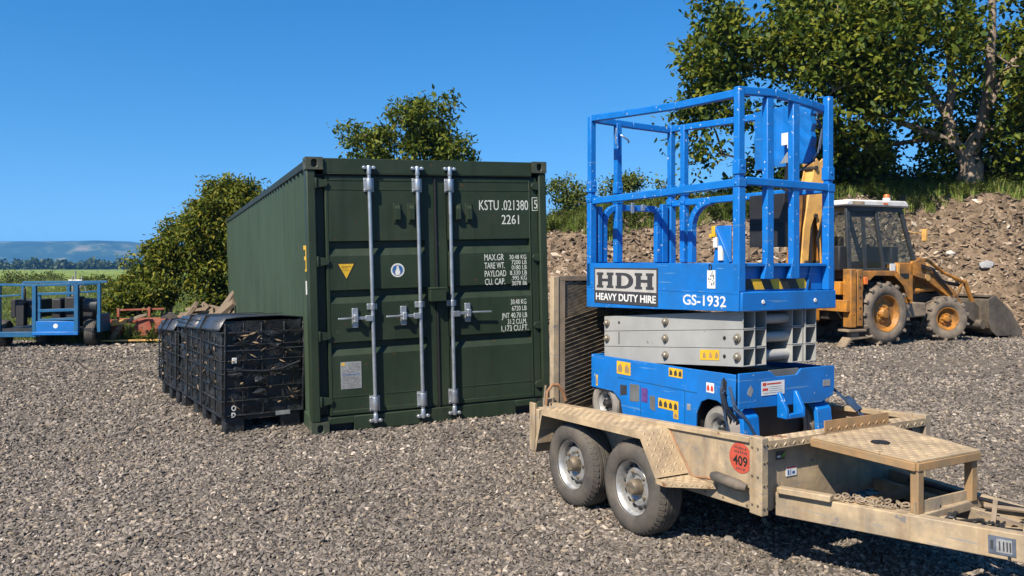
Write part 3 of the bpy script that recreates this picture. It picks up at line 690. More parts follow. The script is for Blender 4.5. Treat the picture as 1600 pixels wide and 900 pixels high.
# wheels
def wheel(rad, wd, rim_r, tyre_m, name_hub='hub', nb=10, holes=True, seed=0, lug=0):
    """wheel about local x axis, outer face towards -x at x=0"""
    t = MB()
    t.lathe((0, 0, 0), (1, 0, 0), [(rim_r, .012), (rim_r + .012, .0), (rim_r + (rad - rim_r) * .45, -.008), (rad * .93, .004), (rad * .975, .022), (rad, .034), (rad, wd - .034), (rad * .975, wd - .02), (rad * .92, wd), (rim_r, wd - .01)], 56)
    if lug == 0:
        for x in (.055, .085, .115, wd - .055):
            t.lathe((0, 0, 0), (1, 0, 0), [(rad - .002, x - .004), (rad + .0045, x - .002), (rad + .0045, x + .018), (rad - .002, x + .020)], 56)
        for k in range(46):
            a = 2 * math.pi * k / 46; c, s = math.cos(a), math.sin(a)
            p = Vector((0, c, s)); q = Vector((0, -s, c))
            t.add([p * (rad * .95) + Vector((.006, 0, 0)) - q * .011, p * (rad * .95) + Vector((.006, 0, 0)) + q * .011, p * (rad + .004) + Vector((.04, 0, 0)) + q * .011, p * (rad + .004) + Vector((.04, 0, 0)) - q * .011,
                   p * (rad * .93) + Vector((.02, 0, 0)) - q * .011, p * (rad * .93) + Vector((.02, 0, 0)) + q * .011], [(0, 1, 2, 3), (0, 3, 4), (1, 5, 2)])
    r = MB()
    r.lathe((0, 0, 0), (1, 0, 0), [(rim_r + .004, .004), (rim_r + .004, .014), (rim_r - .008, .022), (rim_r - .018, .05), (rim_r - .026, .085), (rim_r * .80, .078), (rim_r * .66, .052), (rim_r * .50, .050), (rim_r * .40, .066), (.03, .066), (.03, .10), (rim_r - .02, .12), (rim_r - .002, wd * .7), (rim_r + .006, wd * .7)], 48)
    h = MB(); hr = rim_r * .30
    h.lathe((0, 0, 0), (1, 0, 0), [(0, .0), (hr * .75, .002), (hr * .92, .012), (hr, .03), (hr, .07), (0, .07)], 24, False)
    for k in range(5):
        a = 2 * math.pi * k / 5 + .3; h.lathe((.050, math.cos(a) * rim_r * .55, math.sin(a) * rim_r * .55), (-1, 0, 0), [(.0, .016), (.009, .016), (.010, 0)], 6, False)
    d = MB()
    if holes:
        for k in range(14):
            r.mi = 1; a = 2 * math.pi * k / 14 + .1; c = Vector((.066, math.cos(a) * rim_r * .755, math.sin(a) * rim_r * .755))
            r.lathe(c, (-.95, math.cos(a) * .35, math.sin(a) * .35), [(0, .010), (.011, .010), (.0125, 0)], 10, False)
    return t, r, h, d
def mount(parent, pos, flip, args, mats, nm='wheel', spin=0, yaw=0, off=(0, 0, 0)):
    t, r, h, d = args
    e = bpy.data.objects.new(nm, None); COL.objects.link(e); e.parent = parent; e.location = Vector(pos) - Vector(off)
    e.rotation_euler = (spin, 0, (math.pi if flip else 0) + yaw)
    t.build('tyre', mats[0], e, smooth=40); r.build('rim', [mats[1], M['black']], e, smooth=40)
    h.build('hub', mats[2], e, smooth=40)
    return e
ws = wheel(.282, .185, .165, None)
mt = (M['tyre'], M['rim'], M['hub'])
for y in (.894, 1.555):
    mount(tr, (-.165, y, .280), False, ws, mt, spin=y); mount(tr, (TW + .165, y, .280), True, ws, mt, spin=y * 2)
    MB().tube([(-.08, y, .28), (TW + .08, y, .28)], .028, 10).build('axle', M['dark'], tr)
MB().box(.02, .07, .75, 1.7, .25, .33).box(TW - .07, TW - .02, .75, 1.7, .25, .33).build('suspension_beam', M['dark'], tr)
# drawbar: two converging beams
zd = lambda y: .420 - .030 * y
def beam(p, q, z0, z1, wd, name, m, bev=.005):
    b = MB(); p, q = Vector((*p, 0)), Vector((*q, 0)); d = (q - p).normalized(); a = Vector((-d.y, d.x, 0)) * wd / 2
    b.loft([[tuple(c + s * a + Vector((0, 0, zd(c.y) + z))) for s, z in ((-1, z0), (1, z0), (1, z1), (-1, z1))] for c in (p, q)], closed=True)
    return b.build(name, m, tr, bevel=bev)
beam((.175, .05), (.675, -1.62), -.125, .0, .06, 'drawbar', M['tan'])
beam((1.135, .05), (.735, -1.62), -.125, .0, .06, 'drawbar', M['tan'])
beam((.150, .02), (.232, -.255), .001, .034, .055, 'drawbar_plate', M['tan'])
beam((.36, .05), (.66, -.98), -.10, -.03, .045, 'inner_rail', M['tan'])
beam((.98, .05), (.76, -.98), -.10, -.03, .045, 'inner_rail', M['tan'])
MB().bar((.30, -.28, .385), (1.08, -.20, .385), .05, .04).build('cross_bar', M['tan_rust'], tr, bevel=.003)
beam((.36, -.615), (.93, -.585), -.045, .004, .06, 'cross_bar', M['tan'])
cp = MB(); cp.box(.63, .78, -1.75, -1.5, .36, .48).tube([(.705, -1.75, .44), (.705, -1.95, .45)], .035, 12)
cp.lathe((.705, -1.98, .41), (0, 0, 1), [(0, 0), (.05, 0), (.06, .03), (.05, .08), (0, .09)], 16, False); cp.build('coupling', M['dark'], tr, bevel=.004)
jw = MB(); jw.tube([(.81, -1.42, .05), (.81, -1.42, .85)], .025, 12).tube([(.81, -1.42, .85), (.87, -1.42, .85)], .01, 8); jw.build('jockey_stand', M['galv'], tr)
# table shaped loading shelf in front of the panel
ta, tb = [(.378, -.002), (1.03, -.002)], [(.365, -.635), (.862, -.640)]
tp = MB(); zt = .690
tp.prism([ta[0], ta[1], tb[1], tb[0]], (0, 0, zt), (1, 0, 0), (0, 1, 0), (0, 0, .008))
def inside(x, y):
    k = (y + .002) / -.633; return .378 - .013 * k + .01 < x < 1.03 - .168 * k - .01
sp = .034
for i in range(24):
    for j in range(20):
        x, y = .36 + i * sp, -.015 - j * sp
        if inside(x, y) and y > -.625:
            a = math.pi / 4 if (i + j) % 2 else -math.pi / 4; d = Vector((math.cos(a), math.sin(a), 0)); e = Vector((-d.y, d.x, 0)); c = Vector((x, y, zt + .008))
            tp.add([c - d * .015, c - e * .006, c + d * .015, c + e * .006, c + Vector((0, 0, .003)) - d * .006, c + Vector((0, 0, .003)) + d * .006], [(0, 1, 5, 4), (1, 2, 5), (2, 3, 4, 5), (3, 0, 4)])
table = tp.build('shelf', M['tan2'], tr)
ed = MB(); ed.bar((.372, -.005, zt - .022), (.362, -.63, zt - .022), .02, .04); ed.bar((.365, -.632, zt - .022), (.86, -.636, zt - .022), .02, .04); ed.bar((1.025, -.004, zt - .022), (.86, -.63, zt - .022), .02, .04)
ed.build('shelf_frame', M['tan_rust'], tr, bevel=.003)
MB().box(.49, 1.03, .004, .012, .705, .770).treads((.49, .004, .708), (1, 0, 0), (0, 0, 1), .54, .06, (0, -1, 0)).build('kick_plate', M['tan_rust'], tr)
MB().prism(disc(.048, 8), (.56, -.29, zt + .012), (1, 0, 0), (0, 1, 0), (0, 0, .004)).build('hand_hole', M['black'], tr)
for x, y in ((.392, -.615), (.835, -.607)):
    MB().box(x - .022, x + .022, y - .022, y + .022, zd(y) + .002, zt - .003).build('shelf_leg', M['tan_rust'], tr, bevel=.004)
MB().box(.362, .55, -.628, -.622, .44, .50).bar((.40, -.60, .465), (.83, -.595, .465), .012, .05).build('leg_brace', M['tan'], tr)
# chains and hooks lying on the drawbar
ch = MB(); r_ = random.Random(4)
for i in range(34):
    k = i / 33; p = Vector((.27 + .13 * k + r_.uniform(-.012, .012), -.25 - .33 * k, zd(-.25 - .33 * k) + .014 + r_.uniform(0, .022)))
    a = r_.uniform(0, 6.28); u = Vector((math.cos(a), math.sin(a), r_.uniform(-.5, .8))).normalized(); v = u.orthogonal().normalized()
    ch.tube([p + u * .018 * math.cos(t) + v * .011 * math.sin(t) for t in [q * 2 * math.pi / 8 for q in range(9)]], .0045, 5, False)
ch.build('chain', M['steel_brown'], tr)
ch = MB()
for i in range(30):
    k = i / 29; p = Vector((.50 + .20 * k + r_.uniform(-.05, .05), -.68 - .40 * k, zd(-.7) - .04 + r_.uniform(0, .03)))
    u = Vector((r_.uniform(-1, 1), r_.uniform(-1, 1), r_.uniform(-.3, .5))).normalized() * r_.uniform(.02, .07); ch.bar(p - u, p + u, r_.uniform(.006, .02), .008)
ch.build('loose_tackle', M['dark'], tr)
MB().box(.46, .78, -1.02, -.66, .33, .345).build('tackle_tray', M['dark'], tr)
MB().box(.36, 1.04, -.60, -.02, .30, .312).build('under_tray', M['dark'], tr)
lv = MB(); lv.bar((.60, -.86, .43), (.72, -.80, .50), .02, .012).bar((.68, -.95, .43), (.62, -.78, .455), .03, .01).tube([(.80, -.70, .44), (.83, -.9, .46), (.83, -1.2, .47)], .012, 8); lv.build('brake_lever', M['steel_brown'], tr)
cb = MB(); cb.tube([(.95, -.18, .43), (.9, -.55, .44), (.86, -.9, .455), (.80, -1.25, .47), (.73, -1.6, .47)], .011, 8); cb.build('lighting_cable', M['hose'], tr)
# marks and stickers on the trailer
dk = flat(MB(), disc(.082, 36), (-.0005 + .012, .158, .592), (0, -1, 0), (0, 0, 1), (-1, 0, 0), .0022).build('red_disc', M['red_disc'], tr, smooth=0)
text_block([('409', 0, -.040, .052, .105, 'CENTER', .0015)], 'disc_number', M['sticker_black'], dk, (.0092, .158, .592), (0, -1, 0), (0, 0, 1))
sm = MB(); r_ = random.Random(9)
for j, z in enumerate((.052, .030, -.060)):
    x = -.045 if j < 2 else -.03
    while x < (.045 if j < 2 else .03):
        wd = r_.uniform(.004, .013); sm.prism([(x, z - .006), (x + wd, z - .004), (x + wd * .9, z + .007), (x + wd * .2, z + .006)], (.0094, .158, .592), (0, -1, 0), (0, 0, 1), (-.0006, 0, 0)); x += wd + r_.uniform(.004, .008)
sm.build('disc_print', M['sign_dark'], dk, smooth=0)
b = MB().box(.16, .225, .046, .0495, .586, .630).build('badge_sticker', M['sign_dark'], tr, smooth=0)
flat(MB(), [(.0, .0), (.03, .0), (.03, .03)], (.193, .0458, .597), (1, 0, 0), (0, 0, 1), (0, -1, 0)).build('badge_flash', leaf_mat('green_flash', [(.10, .25, .03), (.10, .25, .03)], 0), b, smooth=0)
MB().box(.164, .19, .0445, .0462, .598, .608).build('badge_print', M['white'], b, smooth=0)
b = MB().box(.235, .315, .046, .0495, .488, .542).build('notice_sticker', M['white'], tr, smooth=0)
nb = MB().box(.238, .312, .0448, .0462, .530, .540); nb.build('notice_stripe', M['red_disc'], b, smooth=0)
MB().box(.246, .256, .0448, .0462, .496, .522).box(.266, .270, .0448, .0462, .494, .524).box(.28, .30, .0448, .0462, .50, .512).build('notice_print', M['sticker_blue'], b, smooth=0)
# plate on the drawbar
d = Vector((.5, -1.67, .05)).normalized(); n_ = Vector((-1, -.30, 0)).normalized(); up = n_.cross(d); up = up if up.z > 0 else -up
c0 = Vector((.175, .05, 0)) + Vector((.5, -1.67, 0)) * .615; c0.z = zd(c0.y) - .064; c0 += n_ * .032
q = MB(); q.prism([(-.055, -.040), (.055, -.040), (.055, .040), (-.055, .040)], c0, d, up, n_ * .002); q = q.build('serial_plate', M['plate_dark'], tr, smooth=0)
q2 = MB(); q2.prism([(-.022, -.030), (.040, -.030), (.040, .030), (-.022, .030)], c0 + n_ * .0022, d, up, n_ * .001); q2.build('serial_face', M['plate'], q, smooth=0)
q3 = MB()
for x in (-.012, .004, .018, .030): q3.prism([(x, -.022), (x + .006, -.022), (x + .006, .020), (x, .020)], c0 + n_ * .0034, d, up, n_ * .0006)
q3.prism([(-.046, -.02), (-.034, -.02), (-.034, .02), (-.046, .02)], c0 + n_ * .0022, d, up, n_ * .0008); q3.build('serial_print', M['sign_dark'], q, smooth=0)
# folded mesh ramp standing at the back
rp = MB(); rp.box(.055, .105, 2.105, 2.16, .45, 1.535).box(TW - .105, TW - .055, 2.105, 2.16, .45, 1.535); rp.each('ramp_post', M['tan'], tr, bevel=.004)
rp = MB(); rp.box(.106, .165, 2.112, 2.15, .5, 1.50).box(TW - .165, TW - .106, 2.112, 2.15, .5, 1.50).box(.106, TW - .106, 2.112, 2.15, 1.501, 1.54).build('ramp_frame', M['steel_brown'], tr, bevel=.003)
rp = MB(); n = 34
for i in range(n):
    z = .50 + i * .032
    rp.bar((.165, 2.130, z - .10), (TW - .165, 2.122, z + .18), .05, .0035, (0, .75, 1)) if .5 < z - .1 and z + .18 < 1.5 else None
for i in range(40):
    z0 = .42 + i * .027
    a = Vector((.165, 2.128, z0)); bb = Vector((TW - .165, 2.128, z0 + .36))
    if a.z < .5: k = (.5 - a.z) / .36; a = a.lerp(bb, k)
    if bb.z > 1.5: k = (1.5 - z0) / .36; bb = Vector((.165, 2.128, z0)).lerp(bb, k) if z0 < 1.5 else bb
    if z0 >= 1.49 or (bb - a).length < .05: continue
    rp.bar(a, bb, .022, .005, (0, 1, .15))
rp.v and rp.build('ramp_mesh', M['hub'], tr)
MB().box(.165, TW - .165, 2.147, 2.151, .5, 1.50).build('ramp_backing', M['black'], tr)
ho = MB(); ho.tube([(-.06, 2.02, .60), (-.05, 2.02, .70), (-.01, 2.02, .745), (.04, 2.02, .74), (.085, 2.02, .69), (.11, 2.02, .62)], [.010, .010, .013, .014, .014, .013], 8); ho.build('hose_loop', M['rust_hose'], tr)
bt = MB(); bt.bar((-.055, 2.06, .60), (-.04, 2.06, .74), .02, .006); bt.build('pin', M['steel_brown'], tr)

# ------------------------------------------------------------------ blue scissor lift
LO = Vector((.728, 1.26, .437))
lf = thing('scissor_lift', 'blue scissor lift with folded grey arms and railed platform, parked on the trailer', 'scissor lift', mtx=local(MT, LO))
X0, X1, Y0, Y1 = .316, 1.142, .476, 2.050
def LB(fn=None): return MB(LO, fn)
zs = lambda y: 1.352 - .030 * (y - Y0)       # bottom of platform skirt
# platform
LB().box(X0 + .02, X1 - .02, Y0 + .02, Y1 - .02, 1.40, 1.455).build('platform_deck', M['blue'], lf)
p = LB(); p.loft([[(X0, y, zs(y)), (X0, y, 1.636), (X0 + .012, y, 1.636), (X0 + .012, y, zs(y))] for y in (Y0 + .004, Y1)], closed=True); p.build('side_skirt', M['blue'], lf, bevel=.003)
p = LB(); p.loft([[(X1 - .012, y, zs(y)), (X1 - .012, y, 1.636), (X1, y, 1.636), (X1, y, zs(y))] for y in (Y0, Y1)], closed=True); p.build('side_skirt', M['blue'], lf, bevel=.003)
LB().box(X0 - .002, X0 + .006, Y0 + .01, Y1 - .01, 1.455, 1.462).build('skirt_seam', M['blue'], lf)
LB().box(X0 + .0125, X1 - .0125, Y1 - .012, Y1, zs(Y1), 1.64).build('rear_skirt', M['blue'], lf, bevel=.003)
LB().box(X0 + .0125, X1, Y0 - .012, Y0 + .02, zs(Y0), 1.466).build('front_skirt', M['blue'], lf, bevel=.005)
for x in (.50, .95):
    LB().lathe((x, Y0 - .0125, 1.405), (0, -1, 0), [(0, .004), (.011, .004), (.014, .0)], 12, False).build('skirt_bolt', M['white'], lf)
p = LB(); p.box(X0 + .03, X1 - .03, Y0 + .055, Y0 + .062, 1.467, 1.630).box(X0 + .03, X1 - .03, Y0 + .012, Y0 + .0545, 1.618, 1.636); p.build('toe_board', M['blue'], lf, bevel=.003)
hz = LB(); hz.box(.40, .98, Y0 + .050, Y0 + .0545, 1.478, 1.542); hz.build('hazard_strip', M['sticker_black'], lf, smooth=0)
hz = LB()
for x in (.46, .62, .845): hz.prism([(x + .035, 0), (x + .115, 0), (x + .08, .064), (x, .064)], (0, Y0 + .0498, 1.478), (1, 0, 0), (0, 0, 1), (0, -.001, 0))
hz.each('hazard_stripe', M['yellow'], lf, smooth=0)
gus = LB(); gus.prism([(0, 0), (.05, .16), (.065, .16), (.02, 0)], (.93, Y0 + .045, 1.468), (1, 0, 0), (0, 0, 1), (0, .008, 0)); gus.build('gusset', M['blue'], lf)
# guardrail posts: thick lower sleeve, thinner upper tube, hinge collar
def post(x, y, ztop, z0=1.46, zm=2.12, w0=.054, w1=.047, lean=(0, 0)):
    m = LB(); m.bar((x, y, z0), (x, y, zm + .02), w0, w0, (0, 1, 0)); m.build('guard_post', M['blue_rail'], lf, bevel=.005)
    m = LB(); m.bar((x, y, zm + .05), (x + lean[0], y + lean[1], ztop), w1, w1, (0, 1, 0)).bar((x, y, zm + .02), (x, y, zm + .052), w1 * .9, w1 * .9, (0, 1, 0)); m.build('guard_post', M['blue_rail'], lf, bevel=.005)
    m = LB(); m.bar((x, y, zm + .045), (x, y, zm + .13), w1 + .010, w1 + .010, (0, 1, 0)).lathe((x, y - w1 * .5 - .004, zm + .09), (0, -1, 0), [(0, .006), (.010, .006), (.012, 0)], 8, False); m.build('post_collar', M['blue_rail'], lf, bevel=.004)
    m = LB(); m.bar((x, y, zm - .03), (x, y, zm + .022), w0 + .008, w0 + .008, (0, 1, 0)).lathe((x - w0 * .5 - .003, y, zm - .01), (-1, 0, 0), [(0, .006), (.010, .006), (.012, 0)], 8, False); m.build('post_collar', M['blue_rail'], lf, bevel=.004)
ZT0, ZT1 = 2.648, 2.722
xl, xr, yf, yr = X0 + .027, X1 - .027, Y0 + .027, Y1 - .027
post(xl, yf, 2.685, 1.467); post(xr, yf, 2.70, 1.467); post(xl, yr, 2.735); post(xr, yr, 2.735)
post(xl + .008 + .235, yr, 2.705, 1.64); post(xr, yr - .155, 2.71, 1.64)
for x in (.585, .808):
    m = LB(); m.bar((x, yf + .004, 1.540), (x, yf + .004, 2.645), .056, .046, (0, 1, 0)); m.build('guard_post', M['blue_rail'], lf, bevel=.005)
    m = LB(); m.prism([(-.028, 0), (-.028, .13), (-.06, 0)], (x, yf - .02, 1.542), (1, 0, 0), (0, 0, 1), (0, .03, 0)); m.build('post_foot', M['blue_rail'], lf, bevel=.003)
def rail(pts, name='guard_rail', w=.040, h=.048):
    m = LB()
    for a, b_ in zip(pts[:-1], pts[1:]): m.bar(a, b_, w, h)
    return m.build(name, M['blue_rail'], lf, bevel=.006)
rail([(xl, yf, ZT0), (xl, 1.05, ZT0 + .012), (xl, 1.6, ZT0 + .045), (xl, yr, ZT1)])
rail([(xl, yf, 2.662), (.62, yf - .006, 2.672), (.93, yf - .002, 2.640), (xr - .02, yf + .03, 2.625)])
rail([(xr, yf, 2.622), (xr, 1.1, 2.66), (xr, yr, 2.70)])
rail([(xl, yr, ZT1 - .005), (.72, yr, 2.700), (xr, yr, 2.69)])
rail([(xl + .006, yf + .02, 2.118), (xl + .003, 1.2, 2.105), (xl + .002, yr, 2.100)], w=.036, h=.050)
rail([(xl + .03, yf - .010, 2.128), (xr - .02, yf - .010, 2.118)], w=.036, h=.048)
rail([(xr, yf, 2.11), (xr, yr, 2.105)], w=.036, h=.048)
# rear gate: frame with rounded top corners
g = LB(); gx0, gx1, gz = .46, .985, 2.06; ra = .13
def arc(cx, cz, a0, a1, n=7): return [(cx + ra * math.cos(a0 + (a1 - a0) * i / n), yr + .012, cz + ra * math.sin(a0 + (a1 - a0) * i / n)) for i in range(n + 1)]
path = [(gx0, yr + .012, 1.64)] + arc(gx0 + ra, gz - ra, math.pi, math.pi / 2) + arc(gx1 - ra * .5, gz - ra, math.pi / 2, .2)[:4] + [(gx1, yr + .012, gz - ra), (gx1, yr + .012, 1.64)]
for a, b_ in zip(path[:-1], path[1:]): g.bar(a, b_, .046, .046, (0, 1, 0))
g.build('gate_frame', M['blue_rail'], lf, bevel=.004)
LB().box(1.01, 1.065, yr - .02, yr + .02, 1.64, 2.10).box(.395, .43, yr - .02, yr + .02, 1.64, 2.06).each('gate_stile', M['blue_rail'], lf, bevel=.004)
LB().box(.70, .725, yr - .028, yr - .012, 2.02, 2.10).box(.80, .83, yr - .03, yr - .01, 2.04, 2.09).build('gate_latch', M['galv'], lf, bevel=.002)
# curved brace on the far side
g = LB(); pts = [(xr, 1.78, 1.64), (xr, 1.78, 1.90)] + [(xr, 1.78 - .22 * (1 - math.cos(t)), 1.90 + .20 * math.sin(t)) for t in [i * math.pi / 2 / 7 for i in range(1, 8)]]
for a, b_ in zip(pts[:-1], pts[1:]): g.bar(a, b_, .05, .05, (1, 0, 0))
g.build('curved_brace', M['blue_rail'], lf, bevel=.004)
# hook and chain on the rear rail post
g = LB(); c = Vector((xl + .245, yr - .04, 2.56)); g.tube([c + Vector((0, -.02 * math.sin(t), .05 - .05 * t / 3)) + Vector((.035 * (1 - math.cos(t)), 0, 0)) for t in [i * math.pi / 6 for i in range(7)]], .007, 6).tube([c + Vector((-.045, 0, .10)), c + Vector((-.06, -.01, .03)), c + Vector((-.045, 0, -.04))], .005, 6)
g.build('rail_hook', M['galv'], lf)
# battered sheet guard and manual box on the far side rail
sh = LB(); rows = []; r_ = random.Random(2)
for i in range(9):
    z = 2.29 + i / 8 * .40; rows.append([(X1 - .070 + (.010 if j in (3, 4, 5) else 0) + r_.uniform(-.003, .003), .60 + j / 10 * .49 + (.007 * (-1) ** i if j in (0, 10) else 0), z + (r_.uniform(-.008, .008) if i in (0, 8) else 0)) for j in range(11)])
sh.loft(rows); o = sh.build('control_cover', M['blue'], lf, smooth=0); so_ = o.modifiers.new('t', 'SOLIDIFY'); so_.thickness = .045; so_.offset = 1; so_.use_even_offset = False
LB().box(X1 - .112, X1 - .107, .70, .81, 2.42, 2.50).box(X1 - .112, X1 - .107, .68, .76, 2.395, 2.42).each('cover_label', M['white'], lf, smooth=0)
g = LB(); g.prism([(0, 0), (.12, 0), (.06, .07)], (X1 - .11, .70, 2.30), (0, 1, 0), (0, 0, 1), (-.004, 0, 0)); g.build('cover_label', M['plate'], lf, smooth=0)
LB().tube([(X1 - .08, .75, 2.30), (X1 - .07, .78, 2.20), (X1 - .06, .80, 2.12)], .035, 8).build('control_grip', M['black'], lf)
for k in range(3):
    LB().tube([(X1 - .05, .58, 2.62 - .05 * k), (X1 - .04, .54, 2.50), (X1 - .05 - .02 * k, .53, 2.40 - .03 * k), (X1 - .05, .60, 2.30), (X1 - .06, .75, 2.22)], .006, 6).build('control_cable', M['hose_blue'], lf)
LB().box(X1 - .13, X1 - .03, .77, 1.08, 1.745, 2.10).box(X1 - .134, X1 - .03, .768, 1.082, 1.90, 1.905).build('document_box', M['black'], lf, bevel=.02)
# switch bracket inside the near side
g = LB(); g.prism([(.0, .0), (.155, .0), (.155, .235), (.03, .235), (.015, .18), (.015, .10)][::-1], (X0 + .09, .79, 1.634), (0, -1, 0), (0, 0, 1), (.01, 0, 0)); g.bar((X0 + .085, .76, 1.86), (X0 + .085, .63, 1.64), .02, .02); g.build('switch_bracket', M['blue'], lf, bevel=.003)
LB().box(X0 + .070, X0 + .089, .755, .785, 1.80, 1.87).box(X0 + .068, X0 + .087, .785, .805, 1.795, 1.82).build('switch_lever', M['yellow'], lf, bevel=.003)
LB().box(X0 + .076, X0 + .0885, .742, .775, 1.735, 1.80).build('switch_plate', M['white'], lf, smooth=0)
LB().box(X0 + .078, X0 + .0888, .695, .735, 1.655, 1.745).build('paper_label', M['white'], lf, smooth=0)
g = LB().box(X0 - .004, X0 - .0005, .672, .742, 1.482, 1.594).build('inspection_tag', M['white'], lf, smooth=0)
r_ = random.Random(8); q = LB()
for i in range(26): y, z = r_.uniform(.678, .73), r_.uniform(1.488, 1.585); q.box(X0 - .0046, X0 - .0038, y, y + r_.uniform(.004, .010), z, z + r_.uniform(.003, .012))
q.build('tag_print', M['sign_dark'], g, smooth=0)
LB().tube([(X0 - .003, .722, 1.594), (X0 - .003, .728, 1.622), (X0 - .003, .715, 1.632), (X0 - .003, .704, 1.62), (X0 - .003, .708, 1.594)], .004, 6).build('tag_clip', M['black'], g)
# HDH sign board and model number
LX = X0 - .0006; sgy0, sgy1 = 1.945, 1.215
sg = LB().box(LX - .003, LX, sgy1, sgy0, 1.345, 1.602).build('sign_board', M['sign_dark'], lf, smooth=0)
LB().box(LX - .0042, LX - .0028, sgy1 + .014, sgy0 - .014, 1.437, 1.590).build('sign_panel', M['sign_grey'], sg, smooth=0)
def slab(mb, letter, x, wd, hgt, o, ux, uz, n):
    t = hgt * .17; st = wd * .26; e = wd * .07
    P = lambda poly: mb.prism(poly, o, ux, uz, Vector(n) * .001)
    R_ = lambda a, b_, c, d: P([(x + a, c), (x + b_, c), (x + b_, d), (x + a, d)])
    if letter == 'H':
        for a in (e, wd - e - st):
            R_(a, a + st, t, hgt - t); R_(a - e, a + st + e, 0, t); R_(a - e, a + st + e, hgt - t, hgt)
        R_(e + st, wd - e - st, hgt * .42, hgt * .60)
    else:
        R_(e, e + st, t, hgt - t); R_(0, e + st, 0, t); R_(0, e + st, hgt - t, hgt)
        N = 14; a0 = e + st; rx, ry = wd - a0, hgt / 2
        for i in range(N):
            t0, t1 = -math.pi / 2 + math.pi * i / N, -math.pi / 2 + math.pi * (i + 1) / N; ki, kx = (ry - t) / ry, (rx - st) / rx
            c = lambda t_, s, q_: (x + a0 + rx * s * max(0, math.cos(t_)) ** .75, hgt / 2 + ry * q_ * math.sin(t_))
            P([c(t0, kx, ki), c(t0, 1, 1), c(t1, 1, 1), c(t1, kx, ki)])
q = LB()
for ch_, x in (('H', .035), ('D', .265), ('H', .485)): slab(q, ch_, x, .205, .112, (LX - .0043, sgy0, 1.456), (0, -1, 0), (0, 0, 1), (-1, 0, 0))
q.build('sign_letters', M['sign_dark'], sg, smooth=0)
text_block([('HEAVY DUTY HIRE', .365, 1.368, .050, .690, 'CENTER', .0018)], 'sign_strapline', M['white'], sg, (LX - .0032, sgy0, 0), (0, -1, 0), (0, 0, 1), off=LO)
text_block([('GS-1932', 1.078, 1.374, .066, .385, 'LEFT', .0012)], 'model_number', M['white'], lf, (LX, Y1, 0), (0, -1, 0), (0, 0, 1), off=LO)
# scissor arms: three rows of hollow box sections
za = lambda r_: 1.022 + r_ * .112
sk = lambda p: (p[0], p[1], p[2] - .080 * (p[1] - Y0))
def arm(x0, x1, z0, z1, y0, y1, side_m=True):
    t = .006; m = LB(sk)
    m.box(x0, x0 + t, y0, y1, z0, z1).box(x1 - t, x1, y0, y1, z0, z1).box(x0 + t, x1 - t, y0, y1, z0, z0 + t).box(x0 + t, x1 - t, y0, y1, z1 - t, z1)
    m.box(x0 + t, x1 - t, y0 + .10, y0 + .104, z0 + t, z1 - t)
    o = m.build('scissor_arm', M['arm'], lf, bevel=.0015)
for r_i in range(3):
    z0, z1 = za(r_i), za(r_i) + .109
    for x0, x1 in ((.372, .472), (.480, .578), (.800, .895), (.903, 1.003)): arm(x0, x1, z0, z1, .500 + (.012 if x0 in (.480, .800) else 0), 1.90)
    if r_i < 3:
        LB(sk).tube([(.578, .565, z0 + .055), (.80, .565, z0 + .055)], .032 if r_i else .034, 16).build('cross_tube', M['arm'], lf)
    LB(sk).tube([(.578, 1.2, z0 + .055), (.80, 1.2, z0 + .055)], .03, 12).build('cross_tube', M['arm'], lf)
    for y in (1.204, .545, 1.862):
        if r_i == 2 and y < .6 or (r_i == 0 and y > 1.8): continue
        zc = z0 + .058 + (0 if y != .545 else 0)
        q = LB(sk); q.lathe((.3715, y, zc), (-1, 0, 0), [(0, .026), (.013, .026), (.017, .02), (.020, .018), (.020, .010), (.027, .008), (.030, 0)], 18, False); q.build('pivot_pin', M['pin'], lf)
    q = LB(sk); y = 1.72 if r_i else 1.7
    if r_i: q.prism(disc(.011, 10) if r_i == 2 else [(-.004, -.045), (.004, -.045), (.004, .045), (-.004, .045)], (.3716, y, z0 + .06), (0, -1, 0), (0, 0, 1), (-.001, 0, 0))
    if r_i < 2: q.prism(disc(.013, 10), (.3716, .655, z0 + .06), (0, -1, 0), (0, 0, 1), (-.001, 0, 0))
    q.build('arm_hole', M['black'], lf, smooth=0)
st = LB(sk).box(.3695, .3716, .70, .87, za(0) + .035, za(0) + .098).build('arm_sticker', M['yellow'], lf, smooth=0)
q = LB(sk)
for y in (.72, .775, .83): q.prism([(-.014, -.018), (.014, -.018), (.012, .006), (0, .022), (-.012, .006)], (.3693, y, za(0) + .066), (0, -1, 0), (0, 0, 1), (-.0006, 0, 0))
q.build('sticker_print', M['tan_rust'], st, smooth=0)
LB().box(.60, .78, .70, 1.8, 1.0, 1.30).build('lift_cylinder', M['dark'], lf, bevel=.02)
LB().box(.372, 1.0, .53, 1.95, 1.345, 1.398).build('slide_rail', M['arm'], lf, bevel=.004)
